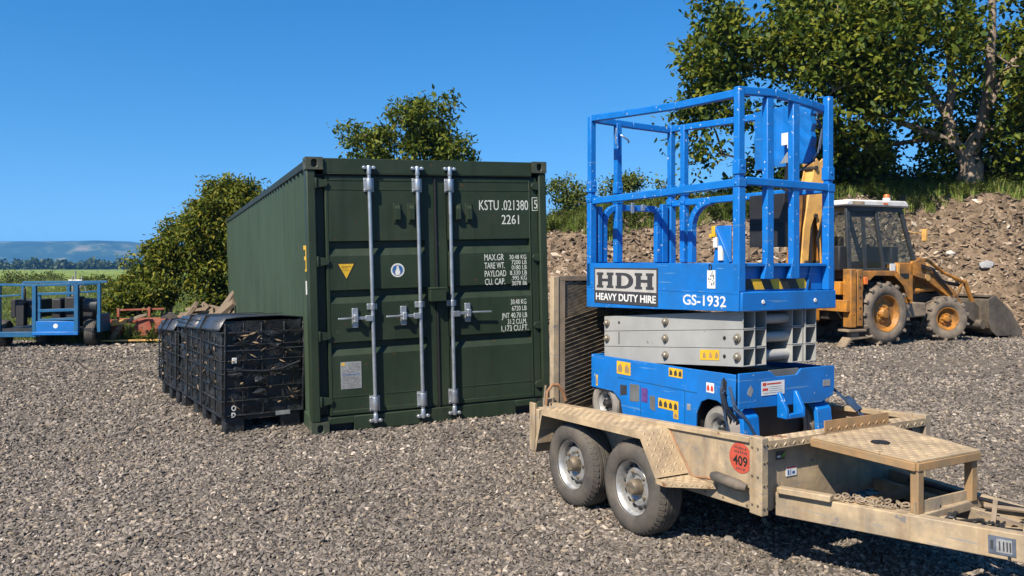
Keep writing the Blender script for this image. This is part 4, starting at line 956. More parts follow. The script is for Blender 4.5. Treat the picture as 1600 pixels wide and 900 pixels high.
# chassis
def side_poly():
    return [(1.988, .715), (1.988, .957), (1.45, .962), (.9, .968), (Y0 + .03, .976), (Y0 + .03, .80), (.52, .78), (.60, .775), (.66, .80), (.74, .80), (.80, .775), (.842, .70), (.85, .55), (1.60, .55), (1.63, .66), (1.72, .715)]
for x in (X0, X1 - .012):
    m = LB(); pl = side_poly(); m.prism(pl, (x, 0, 0), (0, 1, 0), (0, 0, 1), (.012, 0, 0)); m.build('chassis_side', M['blue'], lf, bevel=.003)
LB().box(X0 + .0125, X1 - .0125, .86, 1.66, .55, .90).box(X0 + .16, X1 - .16, Y0 + .10, .859, .56, .92).box(X0 + .16, X1 - .16, 1.661, 1.97, .56, .92).build('chassis_body', M['dark'], lf)
fp = LB(); fp.prism([(X0, .776), (X1 - .12, .762), (X1 - .01, .80), (X1, .86), (X1, .985), (.84, .985), (.80, .948), (.62, .948), (.575, .985), (X0, .985)], (0, Y0, 0), (1, 0, 0), (0, 0, 1), (0, .014, 0)); fp.build('chassis_front', M['blue'], lf, bevel=.003)
LB().box(.585, .835, Y0 + .014, Y0 + .03, .93, .986).build('front_notch', M['arm_in'], lf)
LB().box(X0 + .013, X1 - .013, 1.975, 1.988, .70, .957).build('chassis_rear', M['blue'], lf, bevel=.003)
LB().box(X0 + .013, X1 - .013, Y0 + .0145, 1.97, .925, .93).build('chassis_top', M['dark'], lf)
# towing bracket
tb_ = LB()
for x in (.625, .765): tb_.prism([(0, .0), (0, .15), (-.02, .155), (-.075, .06), (-.075, 0)], (x, Y0 - .001, .70), (0, 1, 0), (0, 0, 1), (.026, 0, 0))
tb_.box(.651, .765, Y0 - .076, Y0 - .05, .70, .73); tb_.build('tow_bracket', M['blue_rail'], lf, bevel=.005)
# steering yokes below the front plate
for x, s in ((X0 + .03, 1), (X1 - .16, 1)):
    yk = LB(); yk.loft([[(x, y, z), (x + .13, y, z), (x + .13, y + .03, z - .02), (x, y + .03, z - .02)] for y, z in ((Y0 + .16, .775), (Y0 + .06, .77), (Y0 + .0, .72), (Y0 - .01, .62), (Y0 - .01, .52))], closed=True)
    yk.build('wheel_guard', M['blue_rail'], lf, bevel=.004)
# wheels
lw = wheel(.165, .11, .088, None, holes=False)
for y in (.665, 1.855):
    mount(lf, (X0 + .022, y, .603), False, lw, (M['tyre_grey'], M['arm'], M['dark']), off=LO, yaw=(.0 if y > 1 else -.10)); mount(lf, (X1 - .022, y, .603), True, lw, (M['tyre_grey'], M['arm'], M['dark']), off=LO, yaw=(0 if y > 1 else -.3))
# pockets and switches in the chassis side
for y0, y1, z0, z1, mm, sk_ in ((1.63, 1.555, .70, .775, 'cab_grey', .012), (1.52, 1.415, .672, .795, 'arm_in', .012), (1.39, 1.325, .690, .785, 'purple', 0), (1.30, 1.245, .655, .745, 'arm_in', -.01), (.93, .895, .705, .745, 'plate', 0)):
    q = LB(); q.prism([(0, 0), (y0 - y1, sk_), (y0 - y1, z1 - z0 + sk_ * .3), (0, z1 - z0)], (X0 - .0005, y0, z0), (0, -1, 0), (0, 0, 1), (-.0015, 0, 0)); q.build('side_pocket', M[mm], lf, smooth=0)
q = LB(); q.box(X0 - .003, X0, 1.40, 1.397, .56, .80).box(X0 - .003, X0, .952, .949, .57, .83).box(X0 - .0025, X0, .84, 1.66, .822, .826); q.build('panel_seam', M['blue_old'], lf, smooth=0)
def sticker(y0, y1, z0, z1, m, pm, n, seed, x=X0, nm='warning_sticker'):
    s_ = LB(); s_.box(x - .002, x - .0003, y1, y0, z0, z1); s_ = s_.build(nm, M[m], lf, smooth=0); r2 = random.Random(seed); q = LB()
    for i in range(n):
        c = y1 + (y0 - y1) * (i + .5) / n; h_ = (z1 - z0); wd = (y0 - y1) / n * .32
        q.prism([(-wd, -h_ * .33), (wd, -h_ * .33), (wd, h_ * .05), (r2.uniform(-.3, .3) * wd, h_ * .34), (-wd, h_ * .08)], (x - .0021, c, (z0 + z1) / 2), (0, -1, 0), (0, 0, 1), (-.0006, 0, 0))
    q.build('sticker_print', M[pm], s_, smooth=0)
sticker(1.670, 1.512, .850, .940, 'yellow', 'tan_rust', 2, 1)
sticker(1.105, .972, .897, .955, 'yellow', 'sign_dark', 3, 2)
sticker(1.212, 1.012, .676, .742, 'yellow', 'sign_dark', 4, 3)
sticker(1.060, 1.012, .628, .674, 'yellow', 'tan_rust', 1, 4)
sticker(.752, .685, .842, .902, 'white', 'sticker_red', 2, 5, nm='notice_sticker')
sticker(1.925, 1.905, .73, .81, 'yellow', 'tan_rust', 1, 6)
s_ = LB().box(.498, .690, Y0 - .003, Y0 - .0005, .842, .925).build('notice_sticker', M['white'], lf, smooth=0)
q = LB(); q.box(.505, .535, Y0 - .0036, Y0 - .0028, .90, .918).box(.54, .66, Y0 - .0036, Y0 - .0028, .905, .914).box(.505, .55, Y0 - .0036, Y0 - .0028, .87, .885); q.build('notice_print', M['sticker_red'], s_, smooth=0)
q = LB()
for k in range(4): q.box(.56 - .05 * (k > 2), .67, Y0 - .0036, Y0 - .0028, .890 - k * .012, .893 - k * .012)
q.build('notice_text', M['plate'], s_, smooth=0)
LB().box(1.035, 1.10, Y0 - .003, Y0 - .0005, .86, .90).build('worn_label', M['plate'], lf, smooth=0)
LB().prism([(0, 0), (.03, -.02), (.05, .02), (.03, .05), (.01, .03)], (.38, Y0 - .0005, .86), (1, 0, 0), (0, 0, 1), (0, -.0012, 0)).build('worn_label', M['plate'], lf, smooth=0)
# hydraulic hoses at the corner
LB().prism([(-.02, -.03), (.02, -.03), (.025, .05), (0, .075), (-.025, .05)], (X0 - .0006, .60, .875), (0, -1, 0), (0, 0, 1), (-.001, 0, 0)).build('hose_port', M['black'], lf, smooth=0)
r_ = random.Random(6)
for k in range(5):
    a = r_.uniform(-.02, .02); pts = [(X0 - .004, .60 + a, .93 - .02 * k), (X0 - .02 - .006 * k, .585 + a, .86), (X0 - .014 - .005 * k, .57 + a * 1.5, .78), (X0 - .01 + .01 * k, .555 + a * 2, .70), (X0 + .02, .57 + a, .62), (X0 + .06, .56, .54)]
    LB().tube(pts, .008, 7).build('hydraulic_hose', M['hose'] if k % 3 else M['hose_blue'], lf)
for k in range(2):
    LB().tube([(X0 - .002, .55, .90), (X0 - .012, .50, .80 - k * .03), (X0 + .06, Y0 - .012, .70), (X0 + .12, Y0 - .02, .60), (X0 + .14, Y0, .52)], .009, 7).build('hydraulic_hose', M['hose_blue'], lf)
# tie-down strap from the far front corner to the trailer rail
sp_ = MB(); sp_.bar((1.145, .62, .92), (1.23, .42, .74), .030, .004).bar((1.23, .42, .74), (1.345, .12, .48), .022, .004).bar((1.15, .60, .90), (1.30, .18, .52), .016, .004); sp_.lathe((1.22, .43, .75), (1, 0, 0), [(0, 0), (.022, 0), (.022, .04), (0, .04)], 10, False).bar((1.225, .45, .78), (1.235, .36, .71), .045, .02)
st_ = sp_.build('tie_down_strap', M['hose_blue']); st_.matrix_world = MT
tag(st_, 'dark blue ratchet strap tying the scissor lift down to the trailer', 'strap')
# ------------------------------------------------------------------ yellow backhoe loader
dg = thing('backhoe_loader', 'worn yellow backhoe loader with white cab roof parked before the rubble bank', 'digger', mtx=MD)
def lug_wheel(rad, wd, rim_r, nl, pos, rz_, parent):
    e = bpy.data.objects.new('wheel', None); COL.objects.link(e); e.parent = parent; e.location = pos; e.rotation_euler = (0, 0, rz_)
    t = MB(); r0 = rad - .045
    t.lathe((0, 0, 0), (1, 0, 0), [(rim_r, .03), (rim_r + .02, .01), (r0 * .82, -.012), (r0 * .95, .01), (r0, .05), (r0 + .008, wd / 2), (r0, wd - .05), (r0 * .95, wd - .01), (r0 * .82, wd), (rim_r, wd - .03)], 48)
    for k in range(nl):
        for s in (0, 1):
            a = 2 * math.pi * (k + .5 * s) / nl
            def P(da, r, x): return (x if s == 0 else wd - x, r * math.cos(a + da), r * math.sin(a + da))
            w_ = .55 / nl * 1.5
            secs = [[P(-w_, r0 - .03, -.010), P(w_, r0 - .03, -.010), P(w_ * .8, rad - .02, -.016), P(-w_ * .8, rad - .02, -.016)],
                    [P(-w_, r0 - .01, .05), P(w_, r0 - .01, .05), P(w_ * .8, rad, .05), P(-w_ * .8, rad, .05)],
                    [P(.22 - w_, r0 - .01, wd * .52), P(.22 + w_, r0 - .01, wd * .52), P(.22 + w_ * .8, rad, wd * .52), P(.22 - w_ * .8, rad, wd * .52)]]
            t.loft(secs, closed=True)
    t.build('tyre', M['tyre_mud'], e, smooth=40)
    r = MB(); r.lathe((0, 0, 0), (1, 0, 0), [(rim_r + .006, .02), (rim_r - .012, .022), (rim_r - .03, .06), (rim_r - .05, .12), (rim_r * .6, .13), (rim_r * .5, .10), (0.02, .10), (.02, .14), (rim_r - .03, .2), (rim_r + .004, wd * .6)], 40)
    r.build('rim', M['digger'], e, smooth=40)
    h = MB(); h.lathe((0, 0, 0), (1, 0, 0), [(0, .02), (rim_r * .24, .025), (rim_r * .30, .05), (rim_r * .32, .11), (0, .11)], 20, False)
    for k in range(8):
        a = 2 * math.pi * k / 8; h.lathe((.10, rim_r * .42 * math.cos(a), rim_r * .42 * math.sin(a)), (-1, 0, 0), [(0, .022), (.016, .022), (.02, 0)], 6, False)
    h.build('hub', M['digger'], e, smooth=40)
    return e
lug_wheel(.635, .42, .36, 15, (.03, 0, .625), math.pi / 2, dg); lug_wheel(.635, .42, .36, 15, (.03, 2.05, .625), -math.pi / 2, dg)
lug_wheel(.47, .30, .235, 13, (1.88, .08, .46), math.pi / 2 - .38, dg); lug_wheel(.47, .30, .235, 13, (1.88, 1.98, .46), -math.pi / 2 - .38, dg)
def DP(poly, y0, y1): return MB().prism(poly, (0, y0, 0), (1, 0, 0), (0, 0, 1), (0, y1 - y0, 0))
DP([(-.95, .5), (-.95, 1.0), (.6, 1.05), (2.25, .95), (2.25, .6), (1.2, .45)], .55, 1.5).build('chassis', M['digger_dark'], dg, bevel=.02)
MB().tube([(.03, .3, .625), (.03, 1.8, .625)], .12, 12).build('axle', M['digger_dark'], dg); MB().tube([(1.88, .3, .46), (1.88, 1.8, .46)], .09, 12).build('axle', M['digger_dark'], dg)
for y0, y1 in ((.02, .50), (1.55, 2.03)):
    m = MB(); path = [(-.62, 1.10), (-.62, 1.46), (.30, 1.46), (.60, 1.22), (.74, .82)]
    m.loft([[(x, y0, z), (x, y1, z)] for x, z in path]); o = m.build('fender', M['digger'], dg, smooth=0); s_ = o.modifiers.new('t', 'SOLIDIFY'); s_.thickness = .03; s_.offset = -1
    y = y0 if y0 < 1 else y1
    DP([(-.60, 1.28), (-.60, 1.45), (.30, 1.45), (.60, 1.21), (.72, .86), (.62, .90), (.50, 1.16), (.24, 1.36), (-.30, 1.37), (-.42, 1.28)], y - .006, y + .012).build('fender_skirt', M['digger'], dg, bevel=.004)
DP([(.62, .85), (.62, 1.62), (1.12, 1.62), (1.12, .80)], .30, .62).build('side_panel', M['digger'], dg, bevel=.02)
DP([(.62, .85), (.62, 1.62), (1.12, 1.62), (1.12, .80)], 1.43, 1.75).build('side_panel', M['digger'], dg, bevel=.02)
MB().box(.44, .58, .28, .297, 1.42, 1.60).build('white_sticker', M['white'], dg)
MB().box(.64, .70, .27, .299, .9, 1.6).build('grab_rail', M['digger_pale'], dg)
DP([(1.13, 1.0), (1.13, 1.60), (1.5, 1.62), (2.25, 1.42), (2.32, 1.0)], .62, 1.43).build('bonnet', M['digger'], dg, bevel=.04)
MB().box(2.25, 2.36, .66, 1.40, .62, 1.38).build('grille', M['digger_dark'], dg, bevel=.02)
DP([(.75, .50), (.75, .84), (1.35, .80), (1.35, .52)], .18, .58).build('fuel_tank', M['steel_brown'], dg, bevel=.03)
# cab
posts = [((-.66, 2.72), (-.60, 1.46), .09), ((.10, 2.70), (.34, 1.46), .07), ((.80, 2.70), (1.22, 1.60), .085)]
for y in (.36, 1.70):
    for a, b, w_ in posts: MB().bar((a[0], y, a[1]), (b[0], y, b[1]), w_, .06, (0, 1, 0)).build('cab_post', M['cab_grey'], dg, bevel=.008)
    MB().bar((-.62, y, 1.46), (1.1, y, 1.47), .06, .10).bar((.3, y, 1.60), (1.22, y, 1.62), .05, .05).bar((-.66, y, 2.68), (.82, y, 2.68), .06, .08).build('cab_sill', M['cab_grey'], dg, bevel=.006)
    MB().bar((-.22, y + .01, 2.55), (-.16, y + .01, 1.5), .085, .03, (0, 1, 0)).bar((-.58, y + .01, 2.60), (.12, y + .01, 2.60), .02, .16).build('door_frame', M['cab_grey'], dg)
    for a, b in ((0, 1), (1, 2)):
        q = [(posts[a][0][0], 2.66), (posts[b][0][0], 2.66), (posts[b][1][0], 1.52), (posts[a][1][0], 1.52)]
        MB().add([(x, y, z) for x, z in q], [(0, 1, 2, 3)]).build('cab_window', M['glass'], dg)
MB().add([(.80, .40, 2.66), (.80, 1.66, 2.66), (1.2, 1.66, 1.62), (1.2, .40, 1.62)], [(0, 1, 2, 3)]).build('windscreen', M['glass'], dg)
MB().add([(-.66, .40, 2.66), (-.66, 1.66, 2.66), (-.62, 1.66, 1.55), (-.62, .40, 1.55)], [(0, 1, 2, 3)]).build('rear_window', M['glass'], dg)
DP([(-.76, 2.735), (-.78, 2.79), (-.70, 2.855), (.86, 2.865), (.95, 2.80), (.95, 2.735)], .26, 1.80).build('cab_roof', M['cab_white'], dg, bevel=.03)
MB().box(-.70, .88, .32, 1.74, 2.70, 2.736).build('roof_liner', M['cab_grey'], dg, bevel=.01)
rs = MB().box(-.62, -.30, .254, .2605, 2.765, 2.825).build('roof_stain', M['tan'], dg, smooth=0)
MB().box(.22, .34, .254, .2605, 2.775, 2.815).build('roof_badge', M['orange'], dg, smooth=0)
bc = MB(); bc.lathe((.53, .45, 2.86), (0, 0, 1), [(0, 0), (.075, 0), (.075, .07), (0, .07)], 14, False); bc.build('beacon_base', M['white'], dg)
MB().lathe((.53, .45, 2.931), (0, 0, 1), [(.06, 0), (.058, .045), (.045, .07), (0, .075)], 14, False).build('beacon', M['orange'], dg)
MB().box(-.45, .1, .75, 1.25, 1.45, 1.62).box(-.45, -.3, .75, 1.25, 1.62, 2.15).build('seat', M['black'], dg, bevel=.04)
MB().box(.85, 1.05, .6, 1.4, 1.45, 1.95).build('dashboard', M['black'], dg, bevel=.03)
sw_ = MB(); sw_.tube([(.95, 1.0, 1.8), (.62, 1.0, 1.98)], .025, 8); sw_.tube([(.60 + .08 * math.cos(t), 1.0 + .19 * math.sin(t), 2.0 + .14 * math.cos(t)) for t in [i * math.pi / 8 for i in range(17)]], .015, 6); sw_.build('steering_wheel', M['black'], dg)
mi = MB(); mi.bar((1.02, .34, 2.25), (1.22, .16, 2.20), .015, .015).box(1.18, 1.24, .06, .16, 2.06, 2.30); mi.build('mirror', M['digger_pale'], dg, bevel=.01)
MB().tube([(1.36, .52, 1.55), (1.36, .52, 1.72)], .04, 10).build('exhaust', M['digger_dark'], dg)
MB().box(-.62, 1.1, .45, 1.62, 1.30, 1.44).build('cab_floor', M['digger_dark'], dg)
# stabilisers
for y in (-.02, 1.85):
    MB().box(-.96, -.815, y, y + .20, .38, 1.50).box(-.775, -.62, y + .02, y + .18, .40, 1.49).build('stabiliser', M['digger'], dg, bevel=.015)
    MB().box(-.815, -.775, y + .05, y + .16, .42, 1.44).build('stabiliser_ram', M['steel_brown'], dg)
    MB().box(-1.05, -.58, y - .03, y + .24, .30, .345).box(-.90, -.70, y + .05, y + .15, .16, .30).build('stabiliser_foot', M['steel_brown'], dg, bevel=.008)
    MB().prism([(-1.12, .02), (-1.08, .02), (-.92, .15), (-.50, .17), (-.50, .20), (-.95, .19)], (0, y, 0), (1, 0, 0), (0, 0, 1), (0, .22, 0)).build('stabiliser_pad', M['steel_brown'], dg)
MB().box(-1.06, -.94, .0, 2.02, .68, .90).box(-1.0, -.64, .21, 1.84, 1.0, 1.25).build('rear_frame', M['digger'], dg, bevel=.01)
# backhoe folded upright
for y in (.80, 1.06):
    DP([(-1.42, 1.45), (-1.34, 2.3), (-1.22, 2.9), (-1.06, 3.50), (-1.10, 3.60), (-1.0, 3.70), (-.92, 3.62), (-.84, 3.70), (-.74, 3.66), (-.72, 3.3), (-.76, 2.5), (-.74, 1.45), (-.88, 1.45), (-.93, 2.2), (-1.03, 2.62), (-1.16, 2.3), (-1.24, 1.45)], y, y + .035).build('boom_plate', M['digger_pale'], dg, bevel=.008)
MB().bar((-1.30, .95, 1.5), (-1.02, .95, 3.5), .22, .03, (1, 0, 0)).build('boom_web', M['digger_pale'], dg)
MB().bar((-.80, .95, 1.5), (-.80, .95, 3.55), .20, .03, (1, 0, 0)).build('boom_web', M['digger'], dg)
MB().tube([(-1.06, .95, 1.3), (-1.02, .95, 2.5)], .05, 10).tube([(-1.02, .95, 2.5), (-1.0, .95, 3.4)], .03, 10).build('boom_ram', M['steel_brown'], dg)
DP([(-1.62, 1.35), (-1.50, 2.5), (-1.38, 3.2), (-1.28, 3.2), (-1.34, 2.4), (-1.46, 1.35)], .86, 1.03).build('dipper_arm', M['digger'], dg, bevel=.01)
DP([(-1.45, .45), (-1.45, 1.50), (-1.0, 1.50), (-1.0, .45)], .7, 1.2).build('swing_post', M['digger'], dg, bevel=.04)
DP([(-1.95, .35), (-2.0, .85), (-1.75, 1.25), (-1.5, 1.2), (-1.48, .9), (-1.6, .45)], .7, 1.25).build('backhoe_bucket', M['bucket'], dg, bevel=.03)
for k in range(4):
    MB().tube([(-.70 - .03 * k, .50 + .09 * k, 2.62 - .04 * k), (-.86, .5 + .09 * k, 2.55), (-.90 - .02 * k, .55 + .09 * k, 2.1), (-.82, .60 + .09 * k, 1.55), (-.98, .8, 1.35)], .03, 8).build('hydraulic_hose', M['hose'], dg)
MB().box(-.86, -.64, .36, .62, 1.46, 1.95).build('control_tower', M['black'], dg, bevel=.03)
# bolts, pins, decals and hoses on the digger
for x, y, z in ((-1.04, .79, 3.5), (-1.05, .79, 2.55), (-.80, .79, 1.62), (-1.30, .79, 1.62)): MB().tube([(x, y - .03, z), (x, y + .34, z)], .045, 10).build('pivot_pin', M['digger_dark'], dg)
MB().box(.70, .98, .292, .2995, 1.30, 1.40).build('black_decal', M['sticker_black'], dg, smooth=0)
MB().box(1.16, 1.48, .60, .6195, 1.12, 1.40).build('engine_louvre', M['digger_dark'], dg)
for k in range(3): MB().tube([(1.30, .26, 1.58 - .03 * k), (1.62, .24, 1.50 - .03 * k), (2.0, .25, 1.18 - .02 * k), (2.25, .27, .95)], .014, 6).build('hydraulic_hose', M['hose'], dg)
MB().box(-.55, -.30, .345, .36, 1.52, 1.60).build('door_handle', M['black'], dg)
MB().box(.60, 1.0, .22, .60, .58, .66).box(.66, .94, .20, .50, .36, .40).build('cab_step', M['digger_dark'], dg)
MB().box(-.60, -.50, -.012, .018, 1.20, 1.34).build('tail_lamp', M['orange'], dg, bevel=.01)
for z in (.55, .75, .95, 1.15, 1.35): MB().lathe((-.70, -.0005, z), (0, -1, 0), [(0, .012), (.018, .012), (.022, 0)], 6, False).build('bolt', M['digger_dark'], dg)
# loader
for y in (.30, 1.62):
    DP([(1.02, 1.38), (1.08, 1.64), (1.42, 1.70), (1.56, 1.50), (2.36, 1.04), (2.62, .72), (2.52, .62), (2.24, .86), (1.50, 1.26), (1.40, 1.28)], y, y + .13).build('loader_arm', M['digger'], dg, bevel=.012)
    MB().tube([(1.36, y + .065, 1.69), (1.62, y + .05, 1.66), (2.12, y + .065, 1.40), (2.72, y + .065, 1.20)], [.045, .035, .03, .045], 8).build('tilt_link', M['digger'], dg)
    MB().tube([(1.6, y + .20, 1.52), (2.3, y + .2, 1.20), (2.7, y + .16, 1.14)], .04, 8).build('tilt_ram', M['digger_dark'], dg)
    MB().bar((2.74, y + .065, 1.24), (3.04, y + .065, .70), .06, .08).bar((2.70, y + .065, 1.22), (2.42, y + .065, .78), .05, .05).build('tilt_lever', M['digger'], dg, bevel=.006)
    MB().tube([(.86, y + .16, .98), (1.45, y + .16, 1.04)], .065, 10).tube([(1.45, y + .16, 1.04), (2.05, y + .16, 1.08)], .05, 10).build('lift_ram', M['digger'], dg)
    MB().prism([(-.10, -.16), (-.03, -.22), (.05, -.20), (.02, .12), (-.04, .14)], (1.56, y - .012, 1.46), (1, 0, 0), (0, 0, 1), (0, .014, 0)).build('arm_bracket', M['digger_pale'], dg)
MB().tube([(2.38, .3, .84), (2.38, 1.75, .84)], .07, 10).build('loader_cross_tube', M['digger_dark'], dg)
bo = [(3.04, .88), (2.92, .82), (2.90, .45), (2.98, .22), (3.16, .08), (3.98, .045)]
bi = [(3.95, .075), (3.20, .12), (3.05, .25), (2.98, .46), (3.0, .78), (3.08, .84)]
DP(bo + bi, .12, 1.95).build('loader_bucket', M['bucket'], dg, smooth=30)
for y in (.09, 1.95): DP([(3.10, .92), (2.88, .84), (2.87, .42), (2.96, .18), (3.14, .05), (3.99, .03), (3.98, .14), (3.62, .55)], y, y + .03).build('bucket_end', M['bucket'], dg, bevel=.004)
MB().box(2.93, 3.12, .12, 1.95, .885, .92).build('bucket_rim', M['bucket'], dg)
MB().tube([(2.86, .2, .30), (2.86, 1.9, .30)], .10, 12).build('bucket_tube', M['bucket'], dg)

for o_ in dg.children:
    if o_.name.split('.')[0] in ('loader_bucket', 'bucket_end', 'bucket_rim', 'bucket_tube'): o_.location.x += .26
for y in (.33, 1.65): DP([(2.50, .62), (2.60, .80), (3.02, .78), (3.24, .62), (3.24, .34), (3.06, .32)], y, y + .07).build('bucket_bracket', M['bucket'], dg, bevel=.01)
# ------------------------------------------------------------------ blue railed trailer at the far left
MU = frame_mtx(-9.10, 15.9, .06)
ut = thing('access_platform', 'blue railed platform on wheels with black machinery, at the edge of the field', 'access platform', mtx=MU)
def rail_b(segs, name, w_=.045):
    m = MB()
    for a, b in segs: m.bar(a, b, w_, w_)
    m.build(name, M['blue_old'], ut, bevel=.004)
for x, y, z0, z1, w_ in ((-.70, .05, .22, 1.20, .06), (-.02, .0, .20, 1.19, .07), (.06, .02, .20, 1.05, .05), (.76, .0, .24, 1.20, .075), (1.13, .12, .28, 1.22, .06), (.20, .9, .3, 1.22, .06), (-.72, .95, .3, 1.2, .05)):
    MB().bar((x, y, z0), (x, y, z1), w_, w_, (0, 1, 0)).build('post', M['blue_old'], ut, bevel=.004)
rail_b([((-.72, .05, 1.20), (-.02, 0, 1.19)), ((-.02, 0, 1.19), (.76, 0, 1.205))], 'top_rail'); rail_b([((.76, 0, 1.205), (1.14, .12, 1.225))], 'top_rail'); rail_b([((-.72, .95, 1.22), (.98, .85, 1.235))], 'top_rail')
rail_b([((.04, .0, 1.02), (.76, 0, 1.04))], 'mid_rail', .05); rail_b([((.76, 0, 1.05), (1.13, .12, 1.07))], 'mid_rail', .035); rail_b([((.06, 0, .70), (.74, 0, .72))], 'mid_rail', .055); rail_b([((.06, 0, .52), (.78, 0, .55))], 'mid_rail', .05); rail_b([((-.7, .03, .98), (-.3, .03, 1.0))], 'mid_rail', .03)
MB().box(-.05, .80, -.03, .02, .27, .50).build('front_panel', M['blue'], ut, bevel=.006); MB().box(-.72, .0, -.02, .03, .20, .30).build('front_panel', M['blue_old'], ut, bevel=.006)
MB().box(-.05, .80, -.045, -.02, .235, .30).build('bumper', M['blue'], ut, bevel=.008)
MB().box(-.70, 1.05, .05, 1.0, .30, .36).build('deck', M['dark'], ut)
MB().box(1.06, 1.16, .16, .55, .28, .62).build('side_box', M['blue_old'], ut, bevel=.01)
MB().prism(disc(.045, 14), (.38, -.0305, .41), (1, 0, 0), (0, 0, 1), (0, -.002, 0)).build('round_badge', M['white'], ut, smooth=0)
MB().box(.72, .79, -.034, -.0305, .29, .34).build('plate', M['plate'], ut, smooth=0)
eb = MB(); eb.box(-.62, -.10, .30, .85, .55, .90).box(-.45, -.30, .15, .3, .40, .85).tube([(-.36, .3, .9), (-.36, .3, 1.12)], .025, 8); eb.build('engine', M['black'], ut, bevel=.02)
MB().box(.10, .28, .4, .8, .36, .92).build('hydraulic_tank', M['black'], ut, bevel=.03); MB().box(.34, .55, .4, .85, .36, .95).build('battery_box', M['black'], ut, bevel=.03); MB().box(.64, .86, .5, .9, .36, .90).build('pump', M['black'], ut, bevel=.04)
MB().tube([(.80, .25, .80), (1.04, .28, .78)], .14, 14).build('fuel_tank', M['cab_grey'], ut)
fr_ = MB(); fr_.tube([(.28, .9, .9), (.28, .9, 1.34)], .018, 6).tube([(.20, .9, 1.26), (.46, .9, 1.26)], .018, 6).tube([(.46, .9, 1.34), (.46, .9, 1.2), (.36, .9, .98)], .016, 6).tube([(.33, .9, 1.45), (.33, .9, .96)], .015, 6).tube([(.50, .9, 1.15), (.58, .9, .95)], .01, 6); fr_.build('folded_frame', M['plate'], ut)
rw_ = wheel(.26, .20, .13, None, holes=False)
for p, fl_ in (((.82, .30, .255), False), ((-.86, .30, .25), False), ((-.20, .55, .25), False)):
    mount(ut, p, fl_, rw_, (M['tyre'], M['blue_old'], M['dark']), yaw=.12)
# ------------------------------------------------------------------ rusty red farm implement
MF = frame_mtx(-8.05, 16.6, .10)
fi = thing('farm_cultivator', 'rusty red farm cultivator lying on the gravel beside the hedge', 'cultivator', mtx=MF)
MB().bar((.15, .2, .66), (1.0, .25, .68), .035, .035).bar((.12, .2, .52), (.12, .2, .70), .05, .05).bar((.72, .2, .52), (.72, .2, .72), .05, .05).build('top_bar', M['red_farm'], fi, bevel=.004)
MB().bar((.0, .1, .44), (1.6, .1, .46), .07, .07).bar((.02, .5, .44), (1.6, .5, .46), .07, .07).build('tool_frame', M['red_farm'], fi, bevel=.006)
MB().prism([(.0, .10), (.12, .10), (.30, .40), (.72, .56), (.74, .60), (.60, .58), (.22, .44)], (.02, -.05, 0), (1, 0, 0), (0, 0, 1), (0, .05, 0)).build('mould_board', M['steel_brown'], fi, bevel=.004)
MB().prism([(.06, .36), (.34, .40), (.36, .50), (.08, .48)], (.02, -.10, 0), (1, 0, 0), (0, 0, 1), (0, .04, 0)).build('pale_board', M['digger_pale'], fi)
for x, s in ((.50, 1.25), (.88, 1.2), (1.20, 1.25), (.05, .9)):
    MB().prism([(0, .12), (.16, .10), (.26, .30), (.22, .46), (.02, .44), (-.03, .28)], (x, .02, 0), (s, 0, .02), (0, 0, 1), (0, .06, 0)).build('share', M['red_farm'], fi, bevel=.005)
for x in (.28, .62, .9, 1.18, 1.45): MB().tube([(x, .3, .45), (x + .04, .3, .25), (x - .04, .22, .08), (x - .12, .15, .04)], .018, 6).build('tine', M['steel_brown'], fi)
MB().lathe((1.08, .28, .40), (.2, 1, 0), [(0, 0), (.20, .01), (.21, .02), (0, .03)], 20, False).build('disc_blade', M['digger_dark'], fi)
MB().bar((-.12, -.12, .07), (1.6, -.10, .09), .04, .03).build('skid', M['digger_pale'], fi)
MB().bar((-.35, .0, .06), (-.05, .1, .42), .04, .04).bar((-.2, -.1, .04), (-.12, -.1, .30), .03, .03).build('hitch', M['red_farm'], fi, bevel=.004)
for k, (x0, x1) in enumerate(((1.2, 1.72), (1.32, 1.70))): MB().bar((x0, .6, .55 + .1 * k), (x1, .55, .60 + .12 * k), .05, .05).build('link_arm', M['steel_brown'], fi)

# ------------------------------------------------------------------ timber slabs heaped behind the crates
slabs = []
r_ = random.Random(77)
for k in range(24):
    u_ = r_.random(); x = -7.0 + 1.75 * u_; slabs.append((x, r_.uniform(17.2, 18.0), .20 + (.28 + .50 * u_) * r_.uniform(.3, 1), r_.choice((12, 25, 38, 52, -8, 44)), r_.uniform(.55, .85)))
txt = ['leaning steeply', 'lying nearly flat', 'tilted to the right']
for i, (x, y, z, a, L_) in enumerate(slabs):
    r_ = random.Random(i + 40); m = MB(); secs = []
    for k in range(5):
        t = k / 4 - .5; wv = .12 + r_.uniform(-.03, .03); th = .04 + r_.uniform(-.012, .012)
        secs.append([(t * L_, -wv + r_.uniform(-.02, .02), -th), (t * L_ + r_.uniform(-.03, .03), wv, -th), (t * L_, wv * .8, th), (t * L_ + r_.uniform(-.03, .03), -wv * .8, th)])
    m.loft(secs, closed=True); o = m.build('timber', M['wood'], None, bevel=.01, smooth=0)
    o.location = (x, y, z); o.rotation_euler = (r_.uniform(.5, 1.1), R(-a), r_.uniform(-.4, .4))
    tag(o, 'rough weathered timber slab heaped behind the black crates', 'timber', 'timber slabs heaped behind the crates', 'thing')

